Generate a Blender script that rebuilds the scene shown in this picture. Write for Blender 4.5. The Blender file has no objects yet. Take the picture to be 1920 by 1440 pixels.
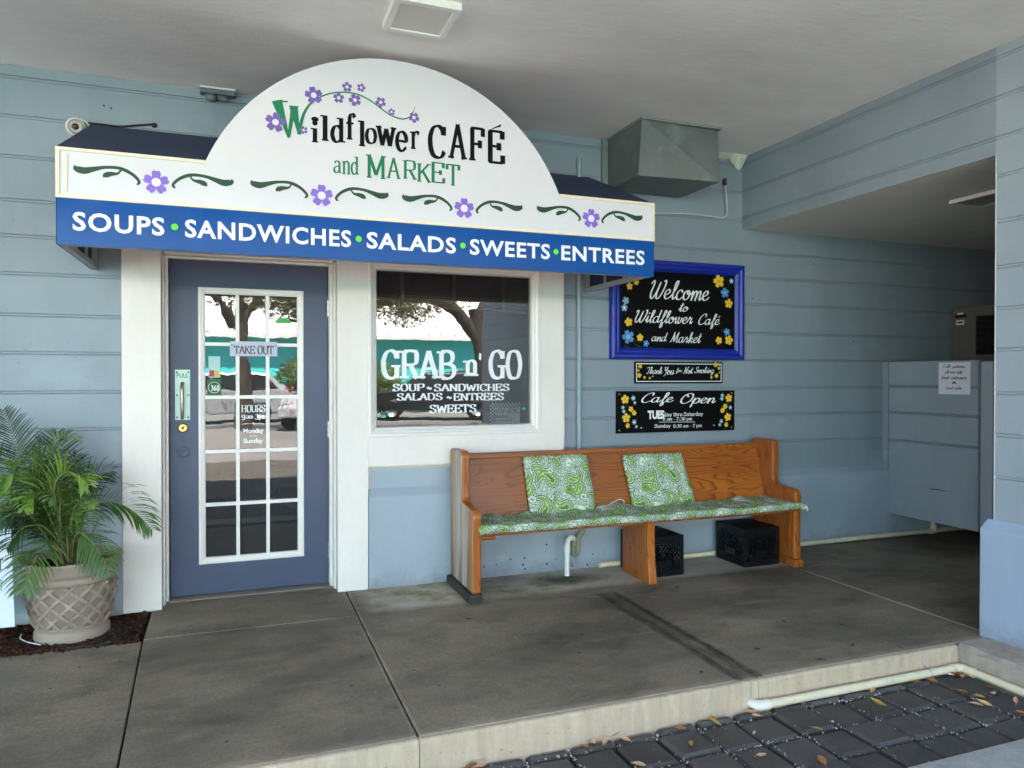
import bpy, bmesh, math, random
import numpy as np
from mathutils import Vector, geometry

R = math.radians
rnd = random.Random(7)
sc = bpy.context.scene
col = sc.collection

# ------------------------------------------------------------------ camera, sky, sun, exposure
CAM = (0.0, -4.75, 1.333)
YAW, PITCH = R(20.47), R(-0.534)
FPX = 1375.6                                    # focal length in pixels of a 1920 wide picture
cd = bpy.data.cameras.new('camera')
cam = bpy.data.objects.new('camera', cd)
col.objects.link(cam)
cam.location = CAM
cam.rotation_euler = (R(90) + PITCH, 0, -YAW)
cd.sensor_width = 36.0
cd.lens = FPX / 1920 * 36
cd.clip_start = 0.05
cd.clip_end = 600
sc.camera = cam

SUN_EL = R(64)
w = bpy.data.worlds.new('World')
sc.world = w
w.use_nodes = True
sky = w.node_tree.nodes.new('ShaderNodeTexSky')
sky.sky_type = 'NISHITA'
sky.sun_disc = False
sky.sun_elevation = SUN_EL
sky.sun_rotation = 0.0
sky.air_density = 1.0
sky.dust_density = 2.5
bg = w.node_tree.nodes['Background']
bg.inputs['Strength'].default_value = 0.075
w.node_tree.links.new(sky.outputs[0], bg.inputs['Color'])
sl = bpy.data.lights.new('sun', 'SUN')
sl.energy = 5.0
sl.angle = R(0.5)
sl.color = (1.0, 0.905, 0.82)
sun = bpy.data.objects.new('sun', sl)
col.objects.link(sun)
sun.rotation_euler = Vector((0, -math.cos(SUN_EL), -math.sin(SUN_EL))).to_track_quat('-Z', 'Y').to_euler()
sun.location = (0, 20, 30)
sc.view_settings.view_transform = 'Standard'
sc.view_settings.look = 'None'
sc.view_settings.exposure = 3.9
sc.view_settings.gamma = 1.0
try:
    sc.cycles.max_bounces = 14
    sc.cycles.diffuse_bounces = 6
    sc.cycles.glossy_bounces = 4
    sc.cycles.transparent_max_bounces = 12
    sc.cycles.caustics_reflective = False
    sc.cycles.caustics_refractive = False
    sc.cycles.sample_clamp_indirect = 8
    sc.cycles.use_denoising = True
except Exception:
    pass

# ------------------------------------------------------------------ measuring rays (survey of the photograph onto real planes)
_f = Vector((math.sin(YAW) * math.cos(PITCH), math.cos(YAW) * math.cos(PITCH), math.sin(PITCH)))
_r = Vector((math.cos(YAW), -math.sin(YAW), 0))
_u = _r.cross(_f)
CV = Vector(CAM)


def ray(px, py):
    return _f + _r * ((px - 960) / FPX) - _u * ((py - 720) / FPX)


def onY(px, py, y):
    d = ray(px, py)
    return CV + d * ((y - CV.y) / d.y)


def onX(px, py, x):
    d = ray(px, py)
    return CV + d * ((x - CV.x) / d.x)


def onZ(px, py, z):
    d = ray(px, py)
    return CV + d * ((z - CV.z) / d.z)


# ------------------------------------------------------------------ tagging
def tag(o, label=None, cat=None, group=None, kind=None):
    if label: o['label'] = label
    if cat: o['category'] = cat
    if group: o['group'] = group
    if kind: o['kind'] = kind
    return o


def thing(name, label, cat, loc=(0, 0, 0), group=None):
    o = bpy.data.objects.new(name, None)
    o.empty_display_size = 0.1
    col.objects.link(o)
    o.location = loc
    return tag(o, label, cat, group)


def base_of(p):
    v = Vector((0, 0, 0))
    while p is not None:
        v += Vector(p.location)
        p = p.parent
    return v


# ------------------------------------------------------------------ mesh builder
class MB:
    def __init__(s):
        s.v, s.f, s.m, s.sm = [], [], [], []

    def add(s, vs, fs, m=0, smooth=False):
        o = len(s.v)
        s.v.extend([tuple(p) for p in vs])
        for f in fs:
            s.f.append(tuple(o + i for i in f))
            s.m.append(m)
            s.sm.append(smooth)

    def box(s, a, b, m=0):
        x0, y0, z0 = (min(a[i], b[i]) for i in range(3))
        x1, y1, z1 = (max(a[i], b[i]) for i in range(3))
        vs = [(x0, y0, z0), (x1, y0, z0), (x1, y1, z0), (x0, y1, z0), (x0, y0, z1), (x1, y0, z1), (x1, y1, z1), (x0, y1, z1)]
        s.add(vs, [(0, 3, 2, 1), (4, 5, 6, 7), (0, 1, 5, 4), (1, 2, 6, 5), (2, 3, 7, 6), (3, 0, 4, 7)], m)

    def obox(s, c, ax, ay, az, m=0):
        c, ax, ay, az = Vector(c), Vector(ax), Vector(ay), Vector(az)
        vs = []
        for k in (-1, 1):
            for i, j in ((-1, -1), (1, -1), (1, 1), (-1, 1)):
                vs.append(c + ax * i + ay * j + az * k)
        s.add(vs, [(0, 3, 2, 1), (4, 5, 6, 7), (0, 1, 5, 4), (1, 2, 6, 5), (2, 3, 7, 6), (3, 0, 4, 7)], m)

    def bar(s, p, q, w, d, m=0, up=(0, 1, 0)):
        p, q = Vector(p), Vector(q)
        a = (q - p)
        n = Vector(up).normalized()
        t = a.cross(n).normalized()
        s.obox((p + q) / 2, a / 2, t * w / 2, n * d / 2, m)

    def prism(s, poly, axis, a, b, m=0, mcap=None, smooth=False):
        """poly: 2D points; axis 'x': (y,z), 'y': (x,z), 'z': (x,y)"""
        def P(p, t):
            return {'x': (t, p[0], p[1]), 'y': (p[0], t, p[1]), 'z': (p[0], p[1], t)}[axis]
        n = len(poly)
        vs = [P(p, a) for p in poly] + [P(p, b) for p in poly]
        s.add(vs, [(i, (i + 1) % n, n + (i + 1) % n, n + i) for i in range(n)], m, smooth)
        o = len(s.v) - 2 * n
        mc = m if mcap is None else mcap
        for f in (tuple(o + i for i in reversed(range(n))), tuple(o + n + i for i in range(n))):
            s.f.append(f); s.m.append(mc); s.sm.append(False)

    def sheet(s, prof, axis, a, b, m=0):
        """open profile swept along axis"""
        def P(p, t):
            return {'x': (t, p[0], p[1]), 'y': (p[0], t, p[1])}[axis]
        for i in range(len(prof) - 1):
            s.add([P(prof[i], a), P(prof[i], b), P(prof[i + 1], b), P(prof[i + 1], a)], [(0, 1, 2, 3)], m)

    def tube(s, pts, r, m=0, n=10, caps=True):
        pts = [Vector(p) for p in pts]
        rs = r if isinstance(r, (list, tuple)) else [r] * len(pts)
        rings = []
        prev = None
        for i, p in enumerate(pts):
            t = (pts[min(i + 1, len(pts) - 1)] - pts[max(i - 1, 0)]).normalized()
            if prev is None:
                u = t.orthogonal().normalized()
            else:
                u = (prev - t * prev.dot(t)).normalized()
            prev = u
            v = t.cross(u)
            rings.append([p + (u * math.cos(k * 2 * math.pi / n) + v * math.sin(k * 2 * math.pi / n)) * rs[i] for k in range(n)])
        vs = [q for rg in rings for q in rg]
        fs = []
        for i in range(len(pts) - 1):
            for k in range(n):
                fs.append((i * n + k, i * n + (k + 1) % n, (i + 1) * n + (k + 1) % n, (i + 1) * n + k))
        s.add(vs, fs, m, True)
        if caps:
            s.add(rings[0], [tuple(reversed(range(n)))], m)
            s.add(rings[-1], [tuple(range(n))], m)

    def lathe(s, prof, c, n=40, m=0, smooth=True, axis='z'):
        vs, fs = [], []
        for (r, h) in prof:
            for k in range(n):
                a = 2 * math.pi * k / n
                if axis == 'z':
                    vs.append((c[0] + r * math.cos(a), c[1] + r * math.sin(a), c[2] + h))
                else:                       # axis -y (towards the viewer)
                    vs.append((c[0] + r * math.cos(a), c[1] - h, c[2] + r * math.sin(a)))
        for i in range(len(prof) - 1):
            for k in range(n):
                q = (i * n + k, i * n + (k + 1) % n, (i + 1) * n + (k + 1) % n, (i + 1) * n + k)
                fs.append(q)
        s.add(vs, fs, m, smooth)

    def build(s, name, mats, parent=None, loc=None, bevel=0, bseg=2, subsurf=0, solid=0):
        me = bpy.data.meshes.new(name)
        b = base_of(parent) if parent is not None else Vector(loc or (0, 0, 0))
        me.from_pydata([(p[0] - b.x, p[1] - b.y, p[2] - b.z) for p in s.v], [], s.f)
        if not isinstance(mats, (list, tuple)): mats = [mats]
        for m in mats: me.materials.append(m)
        me.polygons.foreach_set('material_index', s.m)
        me.polygons.foreach_set('use_smooth', s.sm)
        me.update()
        o = bpy.data.objects.new(name, me)
        col.objects.link(o)
        if parent is not None:
            o.parent = parent
        else:
            o.location = b
        if bevel:
            # weld shared corners so that the bevel works
            bm = bmesh.new(); bm.from_mesh(me)
            bmesh.ops.remove_doubles(bm, verts=bm.verts, dist=1e-5)
            bmesh.ops.recalc_face_normals(bm, faces=bm.faces)
            bm.to_mesh(me); bm.free()
            md = o.modifiers.new('bevel', 'BEVEL')
            md.width = bevel; md.segments = bseg; md.limit_method = 'ANGLE'; md.angle_limit = R(35)
        return o


# ------------------------------------------------------------------ materials
class NT:
    def __init__(s, name):
        s.mat = bpy.data.materials.new(name)
        s.mat.use_nodes = True
        s.t = s.mat.node_tree
        s.b = s.t.nodes['Principled BSDF']
        s.tc = s.t.nodes.new('ShaderNodeTexCoord')
        s.geo = s.t.nodes.new('ShaderNodeNewGeometry')

    def n(s, typ, **kw):
        nd = s.t.nodes.new(typ)
        for k, v in kw.items():
            if hasattr(nd, k) and k not in nd.inputs: setattr(nd, k, v)
            else: s.put(nd.inputs[k], v)
        return nd

    def put(s, inp, v):
        if hasattr(v, 'is_output'): s.t.links.new(v, inp)
        else: inp.default_value = v

    def math(s, op, a, b=0.5, c=None, clamp=False):
        nd = s.t.nodes.new('ShaderNodeMath')
        nd.operation = op; nd.use_clamp = clamp
        s.put(nd.inputs[0], a); s.put(nd.inputs[1], b)
        if c is not None: s.put(nd.inputs[2], c)
        return nd.outputs[0]

    def rng(s, v, a, b, c=0.0, d=1.0):
        nd = s.t.nodes.new('ShaderNodeMapRange')
        s.put(nd.inputs[0], v)
        for i, x in enumerate((a, b, c, d)): s.put(nd.inputs[i + 1], x)
        return nd.outputs[0]

    def mix(s, f, a, b, mode='MIX'):
        nd = s.t.nodes.new('ShaderNodeMix')
        nd.data_type = 'RGBA'; nd.blend_type = mode
        s.put(nd.inputs[0], f)
        s.put(nd.inputs[6], a if hasattr(a, 'is_output') else (*a[:3], 1))
        s.put(nd.inputs[7], b if hasattr(b, 'is_output') else (*b[:3], 1))
        return nd.outputs[2]

    def map(s, scale=(1, 1, 1), rot=(0, 0, 0), loc=(0, 0, 0), src=None):
        nd = s.t.nodes.new('ShaderNodeMapping')
        s.t.links.new(src or s.geo.outputs['Position'], nd.inputs['Vector'])
        nd.inputs['Scale'].default_value = scale
        nd.inputs['Rotation'].default_value = rot
        nd.inputs['Location'].default_value = loc
        return nd.outputs[0]

    def noise(s, scale, detail=4.0, rough=0.55, vec=None, dist=0.0):
        nd = s.t.nodes.new('ShaderNodeTexNoise')
        s.t.links.new(vec or s.geo.outputs['Position'], nd.inputs['Vector'])
        nd.inputs['Scale'].default_value = scale
        nd.inputs['Detail'].default_value = detail
        nd.inputs['Roughness'].default_value = rough
        nd.inputs['Distortion'].default_value = dist
        return nd.outputs[0]

    def xyz(s, src=None):
        nd = s.t.nodes.new('ShaderNodeSeparateXYZ')
        s.t.links.new(src or s.geo.outputs['Position'], nd.inputs[0])
        return nd.outputs

    def bump(s, h, strength=0.3, dist=0.01, normal=None):
        nd = s.t.nodes.new('ShaderNodeBump')
        nd.inputs['Strength'].default_value = strength
        nd.inputs['Distance'].default_value = dist
        s.put(nd.inputs['Height'], h)
        if normal is not None: s.t.links.new(normal, nd.inputs['Normal'])
        return nd.outputs[0]

    def out(s, color=None, rough=0.6, metal=0.0, normal=None, spec=0.5):
        if color is not None:
            s.put(s.b.inputs['Base Color'], color if hasattr(color, 'is_output') else (*color[:3], 1))
        s.put(s.b.inputs['Roughness'], rough)
        s.b.inputs['Metallic'].default_value = metal
        s.b.inputs['Specular IOR Level'].default_value = spec
        if normal is not None: s.t.links.new(normal, s.b.inputs['Normal'])
        return s.mat


def paint(name, c, rough=0.55, var=0.12, scale=3.0, bump=0.15, bscale=90, metal=0.0, spec=0.4, dirt=None, dirt_amt=0.25, bdist=0.004, stretch=(1, 1, 1)):
    t = NT(name)
    v = t.map(stretch)
    a = t.noise(scale, 5, 0.6, v)
    b = t.noise(scale * 9, 4, 0.6, v)
    f = t.math('ADD', t.math('MULTIPLY', a, 0.65), t.math('MULTIPLY', b, 0.35))
    f = t.rng(f, 0.3, 0.7)
    lo = tuple(x * (1 - var) for x in c); hi = tuple(min(1, x * (1 + var)) for x in c)
    k = t.mix(f, lo, hi)
    if dirt:
        d = t.rng(t.noise(scale * 0.8, 7, 0.7, t.map(stretch, loc=(3, 7, 1))), 0.55, 0.75, 0, dirt_amt)
        k = t.mix(d, k, dirt)
    r = t.rng(b, 0.2, 0.8, rough * 0.85, min(1, rough * 1.15))
    nrm = t.bump(t.noise(bscale, 3, 0.6), bump, bdist) if bump else None
    return t.out(k, r, metal, nrm, spec)


def flat(name, c, rough=0.5, metal=0.0, spec=0.4):
    return paint(name, c, rough, 0.05, 12, 0.05, 200, metal, spec)


def siding_mat(name, c):
    t = NT(name)
    st = t.map((2.0, 2.0, 0.35))
    a = t.rng(t.noise(1.4, 5, 0.6, st), 0.3, 0.7)
    b = t.rng(t.noise(9, 5, 0.65), 0.3, 0.7)
    k = t.mix(a, tuple(x * 0.9 for x in c), tuple(x * 1.08 for x in c))
    k = t.mix(t.math('MULTIPLY', b, 0.3), k, (c[0] * 0.93, c[1] * 0.97, c[2] * 0.9))
    sp = t.rng(t.noise(55, 2, 0.5), 0.72, 0.76, 0, 0.5)
    k = t.mix(sp, k, tuple(x * 0.55 for x in c))
    drip = t.rng(t.noise(5, 4, 0.6, t.map((6, 6, 0.5))), 0.6, 0.8, 0, 0.22)
    k = t.mix(drip, k, tuple(x * 1.25 for x in c))
    # splash dirt along the foot and faint scuffed patches of newer paint
    z = t.math('ADD', t.xyz()[2], t.math('MULTIPLY', t.math('SUBTRACT', t.noise(6, 5, 0.7), 0.5), 0.30))
    k = t.mix(t.rng(z, 0.10, -0.05, 0, 0.55), k, (0.13, 0.115, 0.09))
    pt = t.rng(t.noise(2.3, 6, 0.7, t.map((1, 1, 1.4), loc=(8, 3, 5))), 0.60, 0.66, 0, 0.22)
    k = t.mix(pt, k, tuple(min(1, x * 1.35) for x in c))
    h = t.math('ADD', t.noise(140, 3, 0.6), t.math('MULTIPLY', t.noise(25, 3, 0.6), 0.8))
    return t.out(k, t.rng(b, 0, 1, 0.42, 0.58), 0, t.bump(h, 0.22, 0.004), 0.4)


M = {}
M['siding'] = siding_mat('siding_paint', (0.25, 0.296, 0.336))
M['wainscot'] = siding_mat('skylit_wainscot_paint', (0.34, 0.395, 0.455))  # bluer than the boards: sky light put into the colour
M['pillar'] = siding_mat('pillar_paint', (0.34, 0.39, 0.435))
M['plinth'] = siding_mat('skylit_plinth_paint', (0.39, 0.47, 0.60))  # brighter and bluer: direct sky light at the opening put into the colour
M['panel'] = siding_mat('screen_paint', (0.28, 0.33, 0.375))
M['white'] = paint('white_masonry_paint', (0.80, 0.74, 0.68), 0.6, 0.06, 2.5, 0.25, 70, dirt=(0.55, 0.48, 0.36), dirt_amt=0.16, stretch=(1, 1, .5))
M['trim'] = paint('white_gloss_trim', (0.80, 0.75, 0.70), 0.35, 0.05, 6, 0.08, 60, dirt=(.5, .46, .38), dirt_amt=.12)
M['door'] = paint('navy_door_paint', (0.058, 0.074, 0.130), 0.42, 0.10, 2.0, 0.12, 120, dirt=(0.11, 0.12, 0.19), dirt_amt=0.3)
M['vinyl'] = flat('white_vinyl', (0.82, 0.82, 0.82), 0.45)
M['dark'] = flat('dark_gap', (0.012, 0.012, 0.012), 0.8)
M['steel'] = paint('brushed_steel', (0.55, 0.57, 0.52), 0.3, 0.08, 20, 0.05, 200, metal=0.9)
M['brass'] = flat('brass', (0.72, 0.5, 0.14), 0.25, 0.9)
M['black'] = flat('black_plastic', (0.006, 0.006, 0.0065), 0.36, 0, 0.28)
M['pvc'] = paint('white_pvc', (0.76, 0.66, 0.45), 0.4, 0.08, 14, 0.1, dirt=(0.44, 0.37, 0.10), dirt_amt=0.75)
M['pipe'] = paint('painted_conduit', (0.31, 0.38, 0.42), 0.4, 0.08, 8, 0.05)
M['mosspipe'] = paint('mossy_pipe', (0.30, 0.31, 0.20), 0.6, 0.2, 20, 0.2, dirt=(0.12, 0.15, 0.03), dirt_amt=0.7)


def ceiling_mat(name='ceiling_plaster', f=1.0):
    t = NT(name)
    st = t.map((1.2, 5.0, 1))
    a = t.rng(t.noise(1.1, 6, 0.62, t.map((1, 1.8, 1))), 0.3, 0.72)
    k = t.mix(a, (0.76, 0.745, 0.72), (0.92, 0.91, 0.875))
    b = t.rng(t.noise(0.7, 4, 0.6, t.map((1, 1, 1), loc=(5, 2, 0))), 0.5, 0.7, 0, 0.4)
    k = t.mix(b, k, (0.72, 0.67, 0.66))
    sp = t.rng(t.noise(42, 2, 0.5), 0.735, 0.76)
    k = t.mix(sp, k, (0.85, 0.84, 0.8))
    if f < 1: k = t.mix(1.0, k, (f, f * .97, f * .92), 'MULTIPLY')
    h = t.math('ADD', t.noise(7, 6, 0.7, st), t.math('MULTIPLY', t.noise(60, 4, 0.7, t.map((1, 2.2, 1))), 0.35))
    h = t.math('ADD', h, t.math('MULTIPLY', sp, 0.15))
    return t.out(k, 0.85, 0, t.bump(h, 0.22, 0.02), 0.2)


M['ceiling'] = ceiling_mat()


def concrete_mat():
    """walkway concrete: broad tonal blotches, worn paths, a dark sealed strip and moss where the drain drips"""
    t = NT('walkway_concrete')
    p = t.xyz()
    a = t.rng(t.noise(1.5, 7, 0.68, t.map((1, 1.6, 1))), 0.34, 0.66)
    b = t.rng(t.noise(7, 6, 0.7), 0.3, 0.7)
    c = t.rng(t.noise(60, 3, 0.6), 0.3, 0.7)
    k = t.mix(a, (0.115, 0.094, 0.068), (0.33, 0.277, 0.205))
    k = t.mix(t.math('MULTIPLY', b, 0.5), k, (0.29, 0.25, 0.19))
    g = t.rng(t.noise(1.9, 4, 0.6, t.map(loc=(9, 4, 0))), 0.52, 0.7, 0, 0.45)
    k = t.mix(g, k, (0.13, 0.13, 0.10))
    mid = t.rng(t.noise(3.6, 7, 0.72, t.map((1, 1.5, 1), loc=(3, 1, 0))), 0.42, 0.62)
    k = t.mix(t.math('MULTIPLY', mid, 0.55), k, (0.30, 0.235, 0.165))
    dk_ = t.rng(t.noise(2.4, 7, 0.7, t.map((1, 1.4, 1), loc=(7, 5, 2))), 0.50, 0.66, 0, 0.6)
    k = t.mix(dk_, k, (0.075, 0.068, 0.052))
    k = t.mix(t.math('MULTIPLY', c, 0.5), k, (0.11, 0.10, 0.08))
    grain = t.rng(t.noise(170, 2, 0.5), 0.55, 0.75, 0, 0.5)
    k = t.mix(grain, k, (0.42, 0.37, 0.29))
    # paler, dusty rim along the kerb edge
    rim = t.math('MULTIPLY', t.rng(t.math('ADD', p[1], t.math('MULTIPLY', t.math('SUBTRACT', b, 0.5), 0.05)), -2.035, -2.085), 0.6)
    k = t.mix(rim, k, (0.40, 0.34, 0.25))
    # pale worn streaks
    s = t.rng(t.noise(2.2, 5, 0.6, t.map((0.5, 3.0, 1), rot=(0, 0, R(28)))), 0.6, 0.75, 0, 0.45)
    k = t.mix(s, k, (0.32, 0.29, 0.245))
    # older paler strip along the wall
    wob = t.math('MULTIPLY', t.math('SUBTRACT', t.noise(3, 5, 0.7), 0.5), 0.16)
    yy = t.math('ADD', p[1], wob)
    strip = t.math('MULTIPLY', t.rng(yy, -0.62, -0.54), t.rng(p[0], 0.66, 0.74))
    strip = t.math('MULTIPLY', strip, t.rng(p[0], 3.9, 3.6))
    k = t.mix(t.math('MULTIPLY', strip, 0.75), k, (0.60, 0.55, 0.46))
    # moss
    mm = t.math('MULTIPLY', t.rng(yy, -0.62, -0.5), t.rng(t.math('ADD', p[0], t.math('MULTIPLY', wob, 3)), 2.5, 1.9))
    mm = t.math('MULTIPLY', mm, t.rng(p[0], 0.66, 0.75))
    mn = t.rng(t.noise(4.5, 6, 0.7, t.map(loc=(1, 2, 0))), 0.45, 0.62, 0, 0.8)
    k = t.mix(t.math('MULTIPLY', mm, mn), k, (0.19, 0.20, 0.05))
    # dark wet ring round the drain
    dx = t.math('SUBTRACT', p[0], 2.02); dy = t.math('SUBTRACT', p[1], -0.36)
    rr = t.math('SQRT', t.math('ADD', t.math('MULTIPLY', dx, dx), t.math('MULTIPLY', t.math('MULTIPLY', dy, dy), 4.0)))
    rr = t.math('ADD', rr, t.math('MULTIPLY', wob, 2.2))
    k = t.mix(t.rng(rr, 0.34, 0.1, 0, 0.8), k, (0.035, 0.04, 0.016))
    # dark stained strip across the walk with an irregular edge
    xx = t.math('ABSOLUTE', t.math('SUBTRACT', t.math('ADD', p[0], t.math('MULTIPLY', wob, 0.35)), 2.12))
    tp = t.math('MULTIPLY', t.rng(xx, 0.085, 0.062), t.rng(p[1], -0.66, -0.74))
    tn = t.rng(t.noise(9, 5, 0.75, t.map((3, 0.7, 1))), 0.35, 0.6, 0.30, 0.95)
    tn = t.math('MULTIPLY', tn, t.rng(xx, 0.012, 0.045, 0.55, 1.0))
    k = t.mix(t.math('MULTIPLY', tp, tn), k, (0.03, 0.028, 0.024))
    # light arrises beside the joints and a pale caulked line at the passage
    jx = t.math('ABSOLUTE', t.math('SUBTRACT', p[0], 0.622))
    j2 = t.math('ABSOLUTE', t.math('SUBTRACT', p[0], 3.652))
    jn = t.rng(t.noise(12, 4, 0.7), 0.35, 0.6)
    k = t.mix(t.math('MULTIPLY', t.math('MULTIPLY', t.rng(jx, 0.02, 0.008), jn), 0.7), k, (0.42, 0.36, 0.27))
    k = t.mix(t.math('MULTIPLY', t.math('MULTIPLY', t.rng(j2, 0.012, 0.006), t.rng(p[1], -0.72, -0.78)), 0.75), k, (0.50, 0.44, 0.33))
    # broad wear: dark traffic zones and paler drifts
    wear = t.rng(t.noise(0.85, 5, 0.6, t.map((1, 1.3, 1), loc=(2.2, 0.4, 0))), 0.34, 0.66)
    k = t.mix(1.0, k, t.mix(wear, (0.62, 0.60, 0.575), (1.28, 1.23, 1.13)), 'MULTIPLY')
    sw_ = t.rng(t.noise(1.1, 6, 0.7, t.map((0.7, 4.2, 1), rot=(0, 0, R(-22)), loc=(1, 3, 0))), 0.58, 0.70, 0, 0.5)
    k = t.mix(sw_, k, (0.36, 0.31, 0.24))
    # gritty pale dots, dark gum spots
    dots = t.rng(t.noise(38, 1, 0.5, t.map(loc=(4, 4, 4))), 0.765, 0.79, 0, 0.7)
    k = t.mix(dots, k, (0.42, 0.4, 0.36))
    gum = t.rng(t.noise(14, 1, 0.5, t.map(loc=(2, 8, 4))), 0.765, 0.785, 0, 0.75)
    k = t.mix(gum, k, (0.02, 0.018, 0.016))
    h = t.math('ADD', t.noise(120, 3, 0.7), t.math('MULTIPLY', b, 0.6))
    return t.out(k, t.rng(a, 0, 1, 0.6, 0.82), 0, t.bump(h, 0.25, 0.004), 0.35)


M['concrete'] = concrete_mat()


def kerb_mat(name, c, dirtc, pits=0.5):
    t = NT(name)
    st = t.map((9, 9, 1.2))
    a = t.rng(t.noise(2, 5, 0.65, st), 0.3, 0.7)
    b = t.rng(t.noise(22, 5, 0.7), 0.3, 0.75)
    k = t.mix(a, tuple(x * 0.78 for x in c), tuple(x * 1.12 for x in c))
    k = t.mix(t.math('MULTIPLY', b, 0.4), k, dirtc)
    ag = t.rng(t.noise(70, 2, 0.5), 0.68, 0.73, 0, pits)
    k = t.mix(ag, k, (0.08, 0.07, 0.06))
    g = t.math('MULTIPLY', t.noise(50, 4, 0.7), 1.0)
    return t.out(k, 0.85, 0, t.bump(t.math('SUBTRACT', g, t.math('MULTIPLY', ag, 0.3)), 0.5, 0.006), 0.25)


M['kerb'] = kerb_mat('pale_kerb', (0.60, 0.465, 0.325), (0.38, 0.30, 0.20))
M['stone'] = kerb_mat('pink_aggregate', (0.40, 0.315, 0.25), (0.55, 0.5, 0.43), 0.25)
M['drive'] = kerb_mat('drive_concrete', (0.45, 0.43, 0.39), (0.34, 0.33, 0.3), 0.3)


def paver_mat():
    t = NT('charcoal_paver')
    a = t.rng(t.noise(5, 5, 0.6), 0.3, 0.7)
    b = t.rng(t.noise(45, 4, 0.7), 0.3, 0.7)
    isl = t.geo.outputs['Random Per Island']
    k = t.mix(isl, (0.070, 0.060, 0.050), (0.105, 0.092, 0.077))
    k = t.mix(t.math('MULTIPLY', a, 0.4), k, (0.15, 0.138, 0.12))
    k = t.mix(t.math('MULTIPLY', b, 0.35), k, (0.045, 0.044, 0.042))
    d = t.rng(t.noise(75, 1, 0.5), 0.76, 0.79, 0, 0.7)
    k = t.mix(d, k, (0.4, 0.38, 0.34))
    h = t.math('ADD', t.noise(90, 4, 0.7), t.math('MULTIPLY', a, 0.8))
    return t.out(k, 0.72, 0, t.bump(h, 0.45, 0.005), 0.35)


M['paver'] = paver_mat()


def wood_mat(name, grain, tone=1.0, seed=0.0):
    """oak with cathedral grain; grain 'x' or 'z' is the direction the boards run; glued boards differ in tone"""
    t = NT(name)
    p = t.xyz()
    across = p[2] if grain == 'x' else p[1]
    bi = t.math('FLOOR', t.math('MULTIPLY', t.math('ADD', across, 3.02), 7.4 if grain == 'x' else 9.0))
    br = t.math('FRACT', t.math('MULTIPLY', t.math('SINE', t.math('MULTIPLY', bi, 12.9898)), 437.58))
    off = t.n('ShaderNodeCombineXYZ', X=t.math('MULTIPLY', br, 9.0), Y=t.math('MULTIPLY', br, 3.0), Z=t.math('MULTIPLY', br, 7.0)).outputs[0]
    sc_ = (0.62, 5.0, 5.0) if grain == 'x' else (5.0, 5.0, 0.62)
    mp = t.map(sc_, loc=(seed, seed * 2, seed))
    va = t.t.nodes.new('ShaderNodeVectorMath'); va.operation = 'ADD'
    t.t.links.new(mp, va.inputs[0]); t.t.links.new(off, va.inputs[1])
    v = va.outputs[0]
    big = t.noise(0.9, 2, 0.45, v, 0.5)
    rings = t.math('FRACT', t.math('MULTIPLY', big, 26.0))
    late = t.rng(rings, 0.55, 1.0)
    late = t.math('MULTIPLY', late, t.rng(rings, 1.0, 0.96))
    fine = t.rng(t.noise(9, 5, 0.7, t.map((1.5, 60, 60) if grain == 'x' else (60, 60, 1.5))), 0.3, 0.7)
    tn = t.rng(t.noise(0.9, 3, 0.5, t.map((0.8, 3, 4) if grain == 'x' else (4, 4, 0.8), loc=(seed, 1, 2))), 0.35, 0.65)
    lo = (0.105 * tone, 0.026 * tone, 0.006 * tone)
    hi = (0.55 * tone, 0.165 * tone, 0.021 * tone)
    k = t.mix(tn, (hi[0] * .72, hi[1] * .64, hi[2] * .6), hi)
    k = t.mix(t.math('MULTIPLY', br, 0.5), k, (0.25 * tone, 0.075 * tone, 0.02 * tone))
    k = t.mix(t.math('MULTIPLY', late, 0.8), k, lo)
    k = t.mix(t.rng(fine, 0.45, 1.0, 0, 0.5), k, (0.10 * tone, 0.028 * tone, 0.008 * tone))
    if grain == 'x':                # the left end of the back is darker
        wx = t.math('ADD', p[0], t.math('MULTIPLY', t.math('SUBTRACT', t.noise(2.0), 0.5), 1.2))
        k = t.mix(t.rng(wx, 3.0, 1.6, 0, 0.45), k, (0.17 * tone, 0.055 * tone, 0.018 * tone))
    return t.out(k, t.rng(fine, 0, 1, 0.24, 0.42), 0, t.bump(t.math('ADD', fine, late), 0.10, 0.002), 0.5)


M['woodx'] = wood_mat('oak_boards', 'x', 1.0, 2.3)
M['woodz'] = wood_mat('oak_uprights', 'z', 1.05, 5.1)


def weathered_mat():
    t = NT('weathered_oak')
    st = t.map((9, 9, 0.5))
    a = t.rng(t.noise(1.6, 7, 0.75, st), 0.34, 0.64)
    k = t.mix(a, (0.36, 0.30, 0.235), (0.66, 0.61, 0.54))
    p = t.xyz()
    # bare orange along the front and rear edges
    e1 = t.rng(t.math('ADD', p[1], t.math('MULTIPLY', t.math('SUBTRACT', a, 0.5), 0.16)), -0.27, -0.19)
    e2 = t.rng(t.noise(1.1, 4, 0.6, t.map((9, 9, .35), loc=(3, 2, 1))), 0.50, 0.62, 0, 0.9)
    e3 = t.rng(t.math('ADD', p[1], t.math('MULTIPLY', t.math('SUBTRACT', a, 0.5), 0.14)), -0.52, -0.63)
    k = t.mix(t.math('MULTIPLY', t.math('MAXIMUM', e1, e3), 0.8), k, (0.42, 0.18, 0.06))
    k = t.mix(e2, k, (0.33, 0.165, 0.07))
    dk = t.math('MULTIPLY', t.rng(p[2], 0.35, 0.05), t.rng(t.noise(1.5, 5, 0.7, t.map((16, 16, 0.6), loc=(5, 1, 0))), 0.42, 0.60))
    k = t.mix(t.math('MULTIPLY', dk, 0.9), k, (0.055, 0.04, 0.03))
    return t.out(k, 0.8, 0, t.bump(a, 0.3, 0.004), 0.2)


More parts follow.
